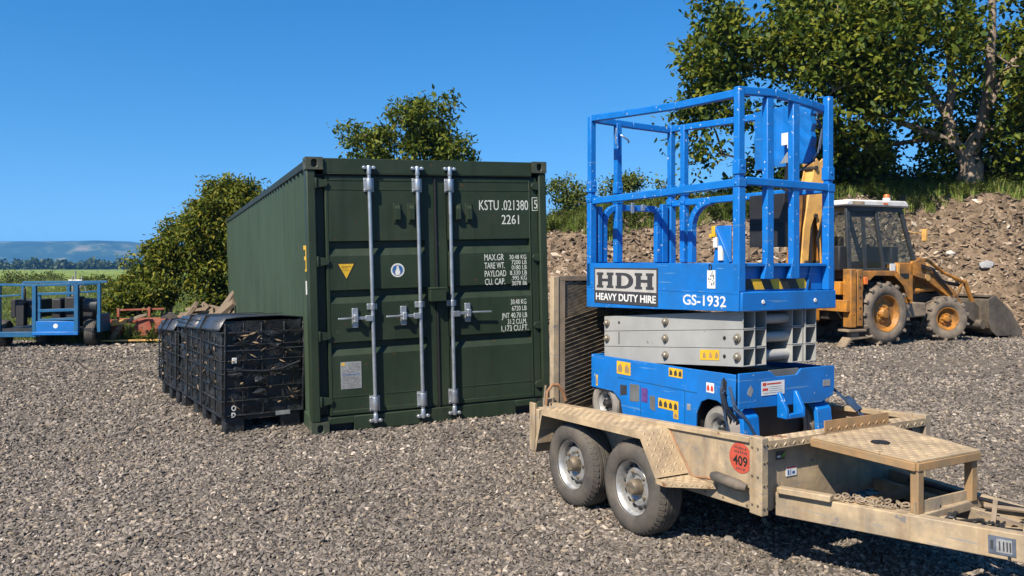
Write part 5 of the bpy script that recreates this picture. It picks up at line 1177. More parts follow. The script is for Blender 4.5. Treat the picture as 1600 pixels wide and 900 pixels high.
# ------------------------------------------------------------------ ground
NR = np.random.default_rng(11)
def sstep(x, a, b):
    t = np.clip((x - a) / (b - a), 0, 1); return t * t * (3 - 2 * t)
uC = np.array([math.cos(.3886), math.sin(.3886)]); dC = np.array([-math.sin(.3886), math.cos(.3886)])
def vnoise(x, y, s, seed=0):
    x = np.asarray(x, float) / s; y = np.asarray(y, float) / s
    xi, yi = np.floor(x), np.floor(y); fx, fy = x - xi, y - yi
    def hsh(a, b):
        h = np.sin(a * 127.1 + b * 311.7 + seed * 74.7) * 43758.5453; return h - np.floor(h)
    ux, uy = fx * fx * (3 - 2 * fx), fy * fy * (3 - 2 * fy)
    return (hsh(xi, yi) * (1 - ux) + hsh(xi + 1, yi) * ux) * (1 - uy) + (hsh(xi, yi + 1) * (1 - ux) + hsh(xi + 1, yi + 1) * ux) * uy
def gz(x, y):
    x = np.asarray(x, float); y = np.asarray(y, float)
    rx, ry = x + 1.8791, y - 7.838; q = rx * uC[0] + ry * uC[1]; d = rx * dC[0] + ry * dC[1]
    b = .0246 * np.clip(q, 0, 3.2) * sstep(d, -1.6, -.1) * (1 - sstep(q, 3.2, 6))
    return b + (vnoise(x, y, 1.7, 1) - .5) * .030 + (vnoise(x, y, .6, 2) - .5) * .014 - .004
def bank_top(x):
    return np.interp(x, [-11, -8, -5, 0, 1.5, 5, 8, 13, 20, 30], [0, .25, .9, 2.25, 2.60, 2.95, 3.26, 3.52, 3.66, 3.72])
def bank_base(x): return 18.6 + .25 * np.sin(np.asarray(x) * .7) + .2 * np.sin(np.asarray(x) * 1.9 + 1)
def bank_z(x, y):
    x = np.asarray(x, float); y = np.asarray(y, float)
    t = np.clip((y - bank_base(x)) / 2.5, 0, 1); pr_ = (t ** .85) * (1 - .12 * np.sin(t * 3.14))
    z = bank_top(x) * pr_ * 0.985 + np.clip(y - 21.3, 0, 3) * .16 * sstep(x, -6, 6)
    z += (vnoise(x, y, 1.1, 5) - .5) * .28 * np.clip(t * 6, 0, 1) * sstep(x, -9, -4) + (vnoise(x, y, .45, 6) - .5) * .12 * np.clip(t * 6, 0, 1)
    return z - .03
def grid(name, xs, ys, zf, m, label=None):
    X, Y = np.meshgrid(xs, ys); Z = zf(X, Y); n, k = len(xs), len(ys)
    V = np.stack([X.ravel(), Y.ravel(), Z.ravel()], 1)
    idx = np.arange(n * k).reshape(k, n)
    Fc = np.stack([idx[:-1, :-1].ravel(), idx[:-1, 1:].ravel(), idx[1:, 1:].ravel(), idx[1:, :-1].ravel()], 1)
    me = bpy.data.meshes.new(name); me.from_pydata(V.tolist(), [], Fc.tolist()); me.materials.append(m); me.shade_smooth()
    o = bpy.data.objects.new(name, me); COL.objects.link(o); o['kind'] = 'structure'; return o
def ground_mat(name, stops, scale, vor=None, bump=.01, bs=30, patch=None, detail=8):
    m = bpy.data.materials.new(name); m.use_nodes = True; n = m.node_tree.nodes; L = m.node_tree.links; p = n['Principled BSDF']
    tc = n.new('ShaderNodeTexCoord'); t = n.new('ShaderNodeTexNoise'); t.inputs['Scale'].default_value = scale; t.inputs['Detail'].default_value = detail; t.inputs['Roughness'].default_value = .65
    L.new(tc.outputs['Object'], t.inputs['Vector']); r = n.new('ShaderNodeValToRGB'); e = r.color_ramp.elements
    while len(e) < len(stops): e.new(.5)
    kk = dim if ('gravel' in name or 'earth' in name) else (lambda c: c)
    for i, (q, c) in enumerate(stops): e[i].position = q; e[i].color = (*kk(c), 1)
    L.new(t.outputs['Fac'], r.inputs[0]); col = r.outputs[0]
    if patch:
        t2 = n.new('ShaderNodeTexNoise'); t2.inputs['Scale'].default_value = patch[1]; t2.inputs['Detail'].default_value = 5; L.new(tc.outputs['Object'], t2.inputs['Vector'])
        r2 = n.new('ShaderNodeValToRGB'); r2.color_ramp.elements[0].position = patch[2]; r2.color_ramp.elements[1].position = patch[3]; L.new(t2.outputs['Fac'], r2.inputs[0])
        x = n.new('ShaderNodeMix'); x.data_type = 'RGBA'; L.new(r2.outputs[0], x.inputs[0]); L.new(col, x.inputs[6]); x.inputs[7].default_value = (*dim(patch[0]), 1); col = x.outputs[2]
    if vor:
        v = n.new('ShaderNodeTexVoronoi'); v.inputs['Scale'].default_value = vor; L.new(tc.outputs['Object'], v.inputs['Vector'])
        hs_ = n.new('ShaderNodeMapRange'); L.new(v.outputs['Color'], hs_.inputs[0]); hs_.inputs['To Min'].default_value = .6; hs_.inputs['To Max'].default_value = 1.3
        x = n.new('ShaderNodeMix'); x.data_type = 'RGBA'; x.blend_type = 'MULTIPLY'; x.inputs[0].default_value = 1; L.new(col, x.inputs[6]); L.new(hs_.outputs[0], x.inputs[7]); col = x.outputs[2]
        b = n.new('ShaderNodeBump'); b.inputs['Distance'].default_value = bump; b.invert = True; L.new(v.outputs['Distance'], b.inputs['Height']); L.new(b.outputs[0], p.inputs['Normal'])
    elif bump:
        t3 = n.new('ShaderNodeTexNoise'); t3.inputs['Scale'].default_value = bs; t3.inputs['Detail'].default_value = 6; L.new(tc.outputs['Object'], t3.inputs['Vector'])
        b = n.new('ShaderNodeBump'); b.inputs['Distance'].default_value = bump; L.new(t3.outputs['Fac'], b.inputs['Height']); L.new(b.outputs[0], p.inputs['Normal'])
    L.new(col, p.inputs['Base Color']); p.inputs['Roughness'].default_value = .9; p.inputs['Specular IOR Level'].default_value = .2
    return m
GRV = ground_mat('gravel_bed', [(.3, (.125, .102, .082)), (.5, (.175, .146, .118)), (.7, (.225, .19, .152))], 3.0, vor=38, bump=.02, patch=((.27, .205, .14), .35, .60, .70))
xs = np.concatenate([np.arange(-60, -16, 4), np.arange(-16, 18, .16), np.arange(18, 61, 4)]); ys = np.concatenate([np.arange(-30, 2, 3), np.arange(2, 20.5, .16)])
grid('gravel_yard', xs, ys, lambda X, Y: gz(X, Y) - 3.0 * sstep(Y, 17.0 + .5 * np.sin(X), 17.9 + .5 * np.sin(X)) * (X < -3.5) * .1, GRV)
FLD = ground_mat('field_grass', [(.28, (.06, .095, .016)), (.45, (.12, .17, .028)), (.6, (.18, .22, .045)), (.75, (.22, .21, .065))], .18, bump=.12, bs=3, detail=10)
def fieldz(X, Y):
    D = np.hypot(np.clip(X, -1e9, 1e9) * .5, Y)
    return -.07 - np.clip(Y - 22, 0, 580) * .0075 + (vnoise(X, Y, 7, 3) - .5) * .5 * sstep(Y, 24, 60)
xs = np.concatenate([np.linspace(-4400, -120, 22), np.linspace(-110, 110, 60), np.linspace(120, 4400, 22)]); ys = np.concatenate([[-400, -200, -100, -50], np.arange(-20, 120, 3.), np.linspace(125, 700, 60), np.linspace(800, 4400, 16)])
grid('field', xs, ys, fieldz, FLD)
BNK = ground_mat('bank_earth', [(.3, (.13, .09, .056)), (.5, (.19, .136, .09)), (.7, (.25, .18, .12))], 2.2, vor=9, bump=.06)
BNG = ground_mat('plateau_grass', [(.3, (.03, .05, .01)), (.5, (.06, .09, .018)), (.7, (.10, .12, .03))], 1.2, bump=.1, bs=6)
xs = np.arange(-11, 30, .16); ys = np.arange(18.0, 21.6, .12)
grid('rubble_bank', xs, ys, bank_z, BNK)
xs = np.arange(-11, 30.01, .5); ys = np.concatenate([np.arange(21.4, 30, .4), np.arange(30, 70, 3)])
grid('bank_plateau', xs, ys, lambda X, Y: bank_z(X, Y) * (1 - sstep(Y, 45, 66) * 1.15) + .02, BNG)

# ------------------------------------------------------------------ instanced stones, rubble and grass (stuff)
def rock_proto(name, seed, m, sx, sy, sz, sub=1, jag=.22, boxy=False):
    bm = bmesh.new(); r_ = random.Random(seed)
    if boxy:
        bmesh.ops.create_cube(bm, size=1.5); bmesh.ops.bevel(bm, geom=bm.edges[:], offset=.16, segments=1, affect='EDGES')
    else: bmesh.ops.create_icosphere(bm, subdivisions=sub, radius=1)
    for v in bm.verts:
        v.co *= 1 + r_.uniform(-jag, jag); v.co.x *= sx; v.co.y *= sy; v.co.z *= sz
    me = bpy.data.meshes.new(name); bm.to_mesh(me); bm.free(); me.materials.append(m)
    if not boxy: me.shade_smooth(); me.set_sharp_from_angle(angle=R(38))
    return bpy.data.objects.new(name, me)
def scatter(name, protos, pts, rot, scl, label, cat):
    c = bpy.data.collections.new(name + '_sources')
    for o in protos: c.objects.link(o)
    me = bpy.data.meshes.new(name); me.from_pydata(np.asarray(pts).tolist(), [], [])
    a = me.attributes.new('rot', 'FLOAT_VECTOR', 'POINT'); a.data.foreach_set('vector', np.asarray(rot, np.float32).ravel())
    a = me.attributes.new('scl', 'FLOAT', 'POINT'); a.data.foreach_set('value', np.asarray(scl, np.float32).ravel())
    o = bpy.data.objects.new(name, me); COL.objects.link(o); tag(o, label, cat, None, 'stuff')
    g = bpy.data.node_groups.new(name + '_nodes', 'GeometryNodeTree'); g.is_modifier = True
    g.interface.new_socket('Geometry', in_out='INPUT', socket_type='NodeSocketGeometry'); g.interface.new_socket('Geometry', in_out='OUTPUT', socket_type='NodeSocketGeometry')
    N = g.nodes; L = g.links; gi = N.new('NodeGroupInput'); go = N.new('NodeGroupOutput')
    ci = N.new('GeometryNodeCollectionInfo'); ci.inputs['Collection'].default_value = c; ci.inputs['Separate Children'].default_value = True; ci.inputs['Reset Children'].default_value = True
    ip = N.new('GeometryNodeInstanceOnPoints'); ip.inputs['Pick Instance'].default_value = True
    ra = N.new('GeometryNodeInputNamedAttribute'); ra.data_type = 'FLOAT_VECTOR'; ra.inputs[0].default_value = 'rot'
    sa = N.new('GeometryNodeInputNamedAttribute'); sa.data_type = 'FLOAT'; sa.inputs[0].default_value = 'scl'
    L.new(gi.outputs[0], ip.inputs['Points']); L.new(ci.outputs[0], ip.inputs['Instance'])
    L.new([s for s in ra.outputs if s.name == 'Attribute'][0], ip.inputs['Rotation']); L.new([s for s in sa.outputs if s.name == 'Attribute'][0], ip.inputs['Scale'])
    L.new(ip.outputs[0], go.inputs[0]); o.modifiers.new('scatter', 'NODES').node_group = g
    return o
STN = inst_mat('gravel_stone', [(0, (.058, .049, .041)), (.25, (.124, .104, .087)), (.55, (.190, .160, .133)), (.84, (.258, .218, .180)), (.95, (.34, .265, .18)), (1, (.52, .45, .38))], .8)
prot = [rock_proto('stone_source', 100 + i, STN, *s) for i, s in enumerate([(1, .8, .55), (1.5, .6, .45), (.9, .9, .6), (1.9, .5, .35), (1.2, .9, .35), (1.0, .55, .6), (1.6, .75, .4)])]
P_ = []; S_ = []
for y0, y1, dens, smin, smax in ((3.2, 5.0, 2900, .0075, .0200), (5.0, 7.5, 1900, .009, .0225), (7.5, 11, 900, .012, .028), (11, 15, 430, .016, .034), (15, 18.5, 220, .018, .042)):
    wd0 = .85 * y1 + 1.4; n = int(dens * (y1 - y0) * 2 * wd0)
    x = NR.uniform(-wd0, wd0, n); y = NR.uniform(y0, y1, n)
    k = (np.abs(x) < .85 * y + 1.4)
    sandy = ((x - 8.2) / 2.6) ** 2 + ((y - 13.2) / 1.3) ** 2 < 1
    k &= ~(sandy & (NR.random(n) < .7)) & ~((x < -3.5) & (y > 17.2))
    rx, ry = x + 1.8791, y - 7.838; q = rx * uC[0] + ry * uC[1]; d = rx * dC[0] + ry * dC[1]
    k &= ~((q > .02) & (q < 2.46) & (d > .02) & (d < 13))
    x, y = x[k], y[k]; s = smin + (smax - smin) * NR.random(len(x)) ** 2.0
    big = NR.random(len(x)) < .006; s[big] *= 1.6
    P_.append(np.stack([x, y, gz(x, y) + s * .18], 1)); S_.append(s)
P_ = np.concatenate(P_); S_ = np.concatenate(S_); n = len(P_)
scatter('gravel', prot, P_, np.stack([NR.normal(0, .45, n), NR.normal(0, .45, n), NR.uniform(0, 6.28, n)], 1), S_, 'grey brown crushed stone gravel covering the yard', 'gravel')
RBL = inst_mat('rubble_stone', [(0, (.09, .060, .038)), (.3, (.19, .134, .088)), (.6, (.275, .196, .130)), (.85, (.36, .265, .18)), (.95, (.47, .37, .265)), (1, (.66, .57, .46))], .9)
prot = [rock_proto('rubble_source', 300 + i, RBL, *s, boxy=b) for i, (s, b) in enumerate([((1.3, .8, .35), True), ((1, .8, .6), False), ((1.9, .55, .3), True), ((1.1, .9, .45), False), ((2.3, .4, .3), False), ((1.5, 1.0, .25), True), ((1, .7, .5), True)])]
n = 19000; x = NR.uniform(-7, 19, n); t = NR.uniform(-.12, 1.08, n); y = bank_base(x) + t * 2.5
s = .020 + .075 * NR.random(n) ** 2.8; s *= np.where(x > 13.8, 1.4, 1); k = (x > -4) | (t < .8)
x, y, s = x[k], y[k], s[k]; n = len(x)
scatter('bank_rubble', prot, np.stack([x, y, bank_z(x, y) + s * .15], 1), np.stack([NR.normal(.55, .6, n), NR.normal(0, .55, n), NR.uniform(0, 6.28, n)], 1), s, 'brown stone and broken timber rubble covering the bank', 'rubble')
# grass tufts
def tuft_proto(seed, h, nb, m, spread=.10, wdt=.009):
    r_ = random.Random(seed); mb = MB()
    for i in range(nb):
        a = r_.uniform(0, 6.28); b = Vector((r_.uniform(-spread, spread), r_.uniform(-spread, spread), 0)); le = r_.uniform(.2, .65); hh = h * r_.uniform(.5, 1.1); d = Vector((math.cos(a), math.sin(a), 0)); e = Vector((-d.y, d.x, 0)) * wdt * r_.uniform(.7, 1.5)
        p1 = b + d * hh * le * .3 + Vector((0, 0, hh * .55)); p2 = b + d * hh * le + Vector((0, 0, hh))
        mb.add([b - e, b + e, p1 + e * .8, p1 - e * .8, p2], [(0, 1, 2, 3), (3, 2, 4)])
    me = bpy.data.meshes.new('tuft_source'); me.from_pydata([tuple(v) for v in mb.v], [], mb.f); me.materials.append(m)
    return bpy.data.objects.new('tuft_source', me)
def weed_proto(seed, h, m):
    r_ = random.Random(seed); mb = MB()
    for sgm in range(4):
        a0 = r_.uniform(0, 6.28); ln = h * r_.uniform(.6, 1.1); top = Vector((math.cos(a0) * ln * .3, math.sin(a0) * ln * .3, ln))
        for i in range(9):
            c = top * (i / 9 + .1); a = r_.uniform(0, 6.28); d = Vector((math.cos(a), math.sin(a), r_.uniform(-.2, .5))).normalized(); e = d.cross(Vector((0, 0, 1))).normalized(); L_ = r_.uniform(.07, .16)
            mb.add([c, c + d * L_ * .5 + e * L_ * .22, c + d * L_, c + d * L_ * .5 - e * L_ * .22], [(0, 1, 2), (0, 2, 3)])
    me = bpy.data.meshes.new('weed_source'); me.from_pydata([tuple(v) for v in mb.v], [], mb.f); me.materials.append(m)
    return bpy.data.objects.new('weed_source', me)
prot = [tuft_proto(i, .42, 26, M['grass']) for i in range(4)] + [weed_proto(i + 9, .55, M['leaf_far']) for i in range(3)]
n = 12000; x = NR.uniform(-6, 20, n); y = 20.6 + 4.2 * NR.random(n) ** 1.7; k = (y > bank_base(x) + 2.45 + .12 * np.sin(x * 1.7) - .25 * vnoise(x, y, .8, 9))
x, y = x[k], y[k]; n = len(x)
scatter('bank_grass', prot, np.stack([x, y, bank_z(x, y) - .02], 1), np.stack([NR.normal(0, .12, n), NR.normal(0, .12, n), NR.uniform(0, 6.28, n)], 1), NR.uniform(.4, .95, n), 'long green grass and weeds along the bank top', 'grass')
n = 16000; y = 16.7 + 60 * NR.random(n) ** 2.4; x = NR.uniform(-1, 0, n) * (.72 * y + 1) + NR.uniform(-.5, .5, n); k = (x < -4.6) & (y > 17.0 + .5 * np.sin(x) + NR.normal(0, .15, n))
x, y = x[k], y[k]; n = len(x)
scatter('field_grass', prot, np.stack([x, y, np.where(y < 18.2, -.12, fieldz(x, y) - .02)], 1), np.stack([NR.normal(0, .12, n), NR.normal(0, .12, n), NR.uniform(0, 6.28, n)], 1), NR.uniform(.35, .95, n) * (1 + y / 90), 'rough green grass in the field beyond the yard', 'grass')

# ------------------------------------------------------------------ trees and shrubs
def leaves_mesh(name, C_, size, m, parent, per, spread, seed, flat_=.5, asp=.5):
    g = np.random.default_rng(seed); C_ = np.asarray(C_, float); n = len(C_) * per
    c = np.repeat(C_, per, 0) + g.normal(0, 1, (n, 3)) * np.array([spread, spread, spread * .75])
    d = g.normal(0, 1, (n, 3)); d[:, 2] -= .25; d /= np.linalg.norm(d, axis=1)[:, None]
    up = g.normal(0, flat_, (n, 3)) + np.array([0, -.25, 1.0]); s = np.cross(d, up); s /= np.linalg.norm(s, axis=1)[:, None] + 1e-9
    nn = np.cross(s, d); L_ = size * g.uniform(.6, 1.25, n)[:, None]; W_ = L_ * asp * g.uniform(.75, 1.2, n)[:, None]
    fold = nn * L_ * g.uniform(-.05, .22, n)[:, None]
    V = np.stack([c, c + d * L_ * .32 + s * W_ * .5 + fold, c + d * L_ * .72 + s * W_ * .36 + fold * .8, c + d * L_, c + d * L_ * .72 - s * W_ * .36 + fold * .8, c + d * L_ * .32 - s * W_ * .5 + fold], 1).reshape(-1, 3)
    b = np.arange(n)[:, None] * 6; Fc = np.concatenate([b + np.array([0, 1, 2, 3]), b + np.array([0, 3, 4, 5])], 0)
    me = bpy.data.meshes.new(name); me.vertices.add(len(V)); me.vertices.foreach_set('co', V.ravel()); nf = len(Fc)
    me.loops.add(nf * 4); me.loops.foreach_set('vertex_index', Fc.ravel()); me.polygons.add(nf); me.polygons.foreach_set('loop_start', np.arange(nf) * 4); me.polygons.foreach_set('loop_total', np.full(nf, 4)); me.update(); me.validate()
    me.materials.append(m); o = bpy.data.objects.new(name, me); COL.objects.link(o)
    if parent: o.parent = parent
    return o
def blob_points(blobs, seed, shell=.35):
    g = np.random.default_rng(seed); out = []
    for (cx, cy, cz, rx, ry, rz_, n) in blobs:
        d = g.normal(0, 1, (n, 3)); d /= np.linalg.norm(d, axis=1)[:, None]; r = (shell + (1 - shell) * g.random(n)) ** .7
        r *= 1 + .16 * np.sin(d[:, 0] * 5 + seed) * np.sin(d[:, 2] * 6 + d[:, 1] * 4)
        out.append(np.array([cx, cy, cz]) + d * r[:, None] * np.array([rx, ry, rz_]))
    return np.concatenate(out)
def tree(name, label, cat, base, limbs, pts, leaf, m, per, spread, seed, group=None, twig=None, asp=.5, branches=60):
    t = thing(name, label, cat, base, group=group); B = Vector(base)
    mb = MB(B); nodes = []
    for path, r0, r1 in limbs:
        k = len(path); fine = []
        for i in range(k - 1):
            for q in range(4): fine.append(Vector(path[i]).lerp(Vector(path[i + 1]), q / 4))
        fine.append(Vector(path[-1])); rr = [r0 + (r1 - r0) * (i / (len(fine) - 1)) ** .8 for i in range(len(fine))]
        r2 = random.Random(seed + k); fine = [p + Vector((r2.uniform(-1, 1), r2.uniform(-1, 1), 0)) * r0 * .12 for p in fine]
        mb.tube(fine, rr, 10); nodes += fine[len(fine) // 4:]
    mb.build('trunk', M['bark'], t, smooth=60)
    g = random.Random(seed); bm_ = MB(B); ids = list(range(len(pts))); g.shuffle(ids)
    for i in ids[:branches]:
        e = Vector(pts[i]); s = min(nodes, key=lambda p: (p - e).length + .6 * max(0, p.z - e.z)); mid = s.lerp(e, .5) + Vector((g.uniform(-.15, .15), g.uniform(-.15, .15), .12)) * (e - s).length * .8
        L_ = (e - s).length; bm_.tube([s, s.lerp(mid, .5) + Vector((0, 0, .05 * L_)), mid, mid.lerp(e, .6), e], [.012 * L_ + .012, .010 * L_ + .01, .008 * L_ + .008, .010, .004], 5); nodes += [mid, mid.lerp(e, .6)]
    if bm_.v: bm_.build('branches', M['bark'], t, smooth=60)
    leaves_mesh('crown', np.asarray(pts) - np.array(base), leaf, m, t, per, spread, seed, asp=asp)
    return t
YT = 22.5
def tp3(px, py, dy=0.0): Y = YT + dy; return ((px - 800) / 1300 * Y, Y, CAM_H + (HOR - py) / 1300 * Y)
sc_ = YT / 1300
blobs = []
for px, py, rx, ry, dy, n in ((1165, 70, 100, 95, -.6, 170), (1125, 190, 62, 95, -.3, 110), (1190, 285, 75, 38, .6, 50), (1285, 130, 110, 115, -1.2, 190), (1255, -70, 170, 110, 0, 170), (1420, 70, 140, 120, -1.6, 230), (1440, -110, 190, 130, 0, 170), (1575, 50, 130, 140, -1.2, 240), (1330, 245, 110, 52, .8, 120), (1425, 240, 90, 55, 1.2, 110), (1585, 225, 100, 62, .2, 130), (1720, 60, 140, 190, 0, 130), (1500, 110, 120, 90, 1.8, 120), (1350, 30, 150, 110, 2.0, 120)):
    x, y, z = tp3(px, py, dy); blobs.append((x, y, z, rx * sc_, 1.7, ry * sc_, n))
pts = blob_points(blobs, 5, .5)
ppx = 800 + pts[:, 0] / pts[:, 1] * 1300; ppy = HOR - (pts[:, 2] - CAM_H) / pts[:, 1] * 1300
lx = np.interp(ppy, [0, 60, 130, 190, 235, 300], [1550, 1552, 1547, 1534, 1515, 1521]); lx2 = np.interp(ppy, [0, 60, 130, 190, 235], [1465, 1478, 1488, 1480, 1500])
kp = ~((np.abs(ppx - lx) < 34) & (pts[:, 1] < YT + .5)) & ~((np.abs(ppx - lx2) < 20) & (pts[:, 1] < YT + .3) & (ppy > 60)) & (ppy < 330 - 25 * np.sin(ppx * .05))
kp &= (vnoise(ppx, ppy, 70, 4) * .55 + vnoise(ppx, ppy, 30, 6) * .45 > .40)
pts = pts[kp]; bz = float(bank_z(12.45, YT)) - .05
limbs = [([(12.45, YT, bz), (12.42, YT, bz + .25), (12.40, YT, bz + .55), tp3(1514, 240)], .40, .27),
         ([tp3(1514, 240), tp3(1532, 205), tp3(1543, 150), tp3(1548, 90, -.2), tp3(1552, 20, -.3), tp3(1540, -70)], .21, .07),
         ([tp3(1512, 243), tp3(1488, 222), tp3(1480, 180, .2), tp3(1488, 120, .3), tp3(1478, 60, .3), tp3(1450, -40, .4)], .20, .06),
         ([tp3(1500, 235), tp3(1468, 214, -.1), tp3(1420, 196, -.3), tp3(1360, 172, -.5), tp3(1290, 140, -.8), tp3(1200, 100, -.8)], .13, .03),
         ([tp3(1490, 200, .2), tp3(1440, 120, .5), tp3(1380, 60, .4), tp3(1290, 10, .2), tp3(1190, -30, 0)], .11, .03),
         ([tp3(1540, 175), tp3(1580, 100, -.2), tp3(1640, 30, -.3), tp3(1720, -20, 0)], .11, .04),
         ([tp3(1528, 215), tp3(1570, 190, .2), tp3(1640, 160, .2)], .08, .03),
         ([tp3(1470, 214), tp3(1400, 225, .5), tp3(1300, 230, .6), tp3(1200, 260, .5), tp3(1130, 240, 0)], .08, .02)]
tree('broadleaf_tree', 'large broadleaf tree with forked trunk on the bank, overhanging the digger', 'tree', (12.45, YT, bz), limbs, pts, .175, M['leaf_big'], 46, .25, 21, asp=.60, branches=260)
def shrub(label, base, blobs, seed, leaf, m, per, spread, name='shrub', group=None, n_stem=5, asp=.45, branches=40, cat='shrub'):
    pts = blob_points(blobs, seed, .45); r_ = random.Random(seed)
    qx = pts[:, 0] / pts[:, 1] * 1300; qz = pts[:, 2] / pts[:, 1] * 1300; pts = pts[(vnoise(qx, qz + pts[:, 1] * 5, 26, seed % 7) * .6 + vnoise(qx, qz, 11, 3) * .4 > .37)]; limbs = []
    for i in range(n_stem):
        q = Vector(pts[r_.randrange(len(pts))]); b = Vector(base) + Vector((r_.uniform(-.15, .15), r_.uniform(-.1, .1), -.05)); limbs.append(([tuple(b), tuple(b.lerp(q, .5) + Vector((0, 0, .2))), tuple(q)], .05, .012))
    return tree(name, label, cat, base, limbs, pts, leaf, m, per, spread, seed, group, asp=asp, branches=branches)
def wpt(px, py, Y): return ((px - 800) / 1300 * Y, Y, CAM_H + (HOR - py) / 1300 * Y)
# tree rising behind the container
Y = 23.0; x, _, z = wpt(640, 225, Y); k = Y / 1300; bl = []
for px, py, rx, ry, n in ((640, 240, 70, 55, 120), (650, 195, 45, 40, 60), (585, 235, 42, 36, 40), (700, 225, 35, 45, 45), (620, 300, 90, 50, 70), (655, 165, 14, 22, 8), (545, 205, 12, 16, 6), (735, 238, 10, 14, 6), (700, 170, 16, 16, 8)):
    a, b, c = wpt(px, py, Y); bl.append((a, b, c, rx * k, 1.1, ry * k, n))
bb = (x, Y, float(bank_z(x, Y)) - .05)
shrub('bushy green tree rising behind the container roof', bb, bl, 31, .15, M['leaf_big'], 40, .15, name='small_tree', n_stem=7, branches=70, cat='tree')
# shrubs on the bank between container and lift
for j, (lab, specs, sd_) in enumerate((('shrub on the bank beside the container edge', [(885, 300, 34, 24, 30), (868, 290, 8, 14, 6), (900, 325, 45, 20, 24)], 41), ('shrub on the bank seen through the lift rails, pointed top', [(978, 300, 36, 26, 34), (1000, 276, 10, 16, 6), (960, 325, 50, 20, 26), (985, 280, 14, 10, 8)], 43), ('low shrub on the bank left of the big tree', [(1060, 315, 40, 20, 30), (1040, 290, 10, 16, 8), (1090, 320, 40, 16, 24)], 47))):
    bl = [];
    for px, py, rx, ry, n in specs: a, b, c = wpt(px, py, Y); bl.append((a, b, c, rx * k, .7, ry * k, n))
    x = wpt(specs[0][0], 340, Y)[0]; shrub(lab, (x, Y, float(bank_z(x, Y)) - .05), bl, sd_, .11, M['leaf_far'], 44, .13, group='shrubs on the bank top')
# dark understorey behind the big tree
for j, (lab, specs, sd_) in enumerate((('dark bush under the big tree, left of its trunk', [(1395, 285, 60, 18, 40), (1320, 295, 45, 14, 22)], 51), ('dark bush under the big tree, right of its trunk', [(1585, 270, 50, 34, 60), (1650, 260, 60, 40, 40)], 53))):
    bl = []
    for px, py, rx, ry, n in specs: a, b, c = wpt(px, py, 24.5); bl.append((a, b, c, rx * 24.5 / 1300, .8, ry * 24.5 / 1300, n))
    x = bl[0][0]; shrub(lab, (x, 24.5, float(bank_z(x, 24.5)) - .05), bl, sd_, .16, M['leaf_big'], 40, .2, group='bushes under the big tree')
# laurel hedge on the left
Y = 19.6; k = Y / 1300
for lab, specs, sd_ in (('low rounded laurel bush at the left end of the hedge', [(210, 458, 36, 26, 70), (182, 474, 18, 22, 40)], 61), ('medium laurel bush in the hedge behind the red cultivator', [(255, 440, 36, 42, 100), (250, 410, 14, 18, 16), (268, 385, 14, 22, 18)], 62),
                        ('tall laurel bush in the hedge at the container corner', [(324, 405, 36, 66, 150), (308, 352, 18, 24, 26), (335, 322, 16, 20, 22), (330, 460, 46, 36, 70), (288, 385, 16, 26, 22)], 63), ('tallest laurel bush in the hedge, half hidden by the container side', [(385, 370, 40, 66, 150), (375, 315, 24, 18, 30), (400, 440, 50, 50, 60), (352, 318, 12, 12, 10)], 64)):
    bl = []
    r9 = random.Random(sd_)
    for px, py, rx, ry, n in list(specs):
        for q in range(6): specs.append((px + r9.uniform(-1, 1) * rx * .95, py - ry * r9.uniform(.75, 1.15), r9.uniform(4, 7), r9.uniform(10, 25), 4))
    for px, py, rx, ry, n in specs: a, b, c = wpt(px, py, Y); bl.append((a, b + .3, c, rx * k, .75 if n > 4 else .15, ry * k, n))
    x = bl[0][0]; shrub(lab, (x, Y + .3, -.1), bl, sd_, .125, M['leaf_hedge'], 56, .13, name='laurel_bush', group='laurel bushes of the hedge', asp=.38)
# bushes out in the field
for lab, px, py, Yb, rr_, sd_ in (('dark bush in the field at the left edge', 12, 437, 62, 1.0, 71), ('dark bush in the field left of the laurel hedge', 70, 438, 66, .9, 72), ('small bush in the field behind the blue platform', 150, 446, 48, .6, 73)):
    a, b, c = wpt(px, py, Yb); shrub(lab, (a, b, float(fieldz(a, b)) - .05), [(a, b, c, rr_ * 1.6, rr_, rr_ * .62, 60)], sd_, .2, M['leaf_far'], 30, .25, group='bushes out in the field')
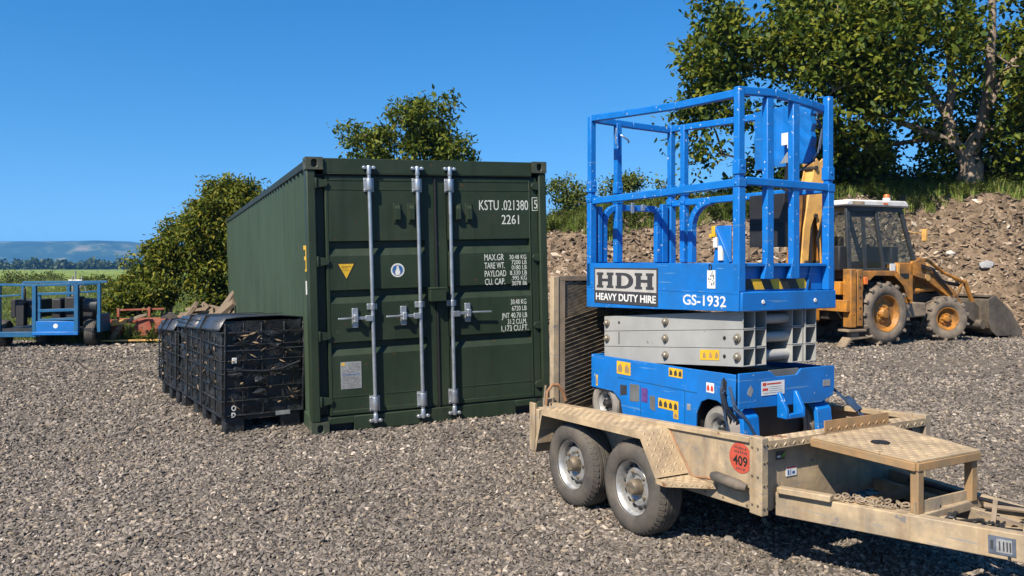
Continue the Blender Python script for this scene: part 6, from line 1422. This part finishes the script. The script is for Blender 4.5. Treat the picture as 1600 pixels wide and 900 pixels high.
# far belt of trees
g = np.random.default_rng(3); cs = []
for i in range(520):
    x = g.uniform(-640, 260); y = 560 + g.normal(0, 16); h_ = g.uniform(3.6, 7.2) * (1.3 if g.random() < .12 else 1); w_ = g.uniform(2, 4.5)
    n = 26; d = g.normal(0, 1, (n, 3)); d /= np.linalg.norm(d, axis=1)[:, None]; cs.append(np.array([x, y, -4.1 + h_ * .5]) + d * np.array([w_, w_, h_ * .5]) * g.uniform(.5, 1, (n, 1)))
o = leaves_mesh('distant_wood', np.concatenate(cs), 2.0, M['leaf_wood'], None, 4, .5, 4, asp=.8); tag(o, 'dark belt of trees across the far edge of the field', 'wood', None, 'stuff')
# hills
def hillz(X, Y):
    prof = np.interp(X, [-4200, -2600, -1700, -1500, -1250, -1120, -1060, -900, -500, 500], [50, 66, 64, 66, 62, 42, 28, 2, -8, -10]) * (1 + .03 * np.sin(X * .013))
    t = np.clip((Y - 2300) / 320, 0, 1); return -6 + (prof + 6) * (t * t * (3 - 2 * t)) + (vnoise(X, Y, 130, 8) - .5) * 7 * t
HIL = ground_mat('hill_cover', [(.38, (.010, .030, .012)), (.53, (.020, .045, .018)), (.585, (.07, .09, .03)), (.68, (.19, .15, .085))], .011, bump=0, detail=6)
grid('hills', np.linspace(-4200, 600, 200), np.linspace(2290, 3100, 40), hillz, HIL)
# pale stones that stand out on the bank
for lab, px, py, Ys, s_, mm in (('large pale stone on the rubble bank above the loader arm', 1485, 341, 20.4, .095, 'stone_white'), ('grey boulder half buried in the rubble bank near the right edge', 1541, 376, 19.9, .145, 'stone_grey'), ('pale stone at the bank top just right of the cab roof', 1396, 311, 21.2, .10, 'stone_white')):
    o = rock_proto('stone', len(lab), M[mm], 1.3, .8, .75, sub=2, jag=.16); COL.objects.link(o); o.location = wpt(px, py, Ys); zb_ = float(bank_z(o.location.x, Ys)); o.location.z = max(zb_ + s_ * .3, min(o.location.z, zb_ + s_ * .6)); o.scale = (s_,) * 3
    tag(o, lab, 'stone', 'stones standing out on the bank')
# ------------------------------------------------------------------ air
hz_ = MB().box(-4500, 4500, -500, 4500, -9, 78).build('haze', bpy.data.materials.new('haze_air'), smooth=0); hz_['kind'] = 'stuff'
hm = hz_.data.materials[0]; hm.use_nodes = True; n = hm.node_tree.nodes; n.clear(); o_ = n.new('ShaderNodeOutputMaterial'); v = n.new('ShaderNodeVolumePrincipled')
v.inputs['Color'].default_value = (.13, .46, 1, 1); v.inputs['Density'].default_value = .00021; v.inputs['Anisotropy'].default_value = .1
hm.node_tree.links.new(v.outputs[0], o_.inputs['Volume'])
hz_['label'] = 'thin blue haze in the air over the fields and hills'
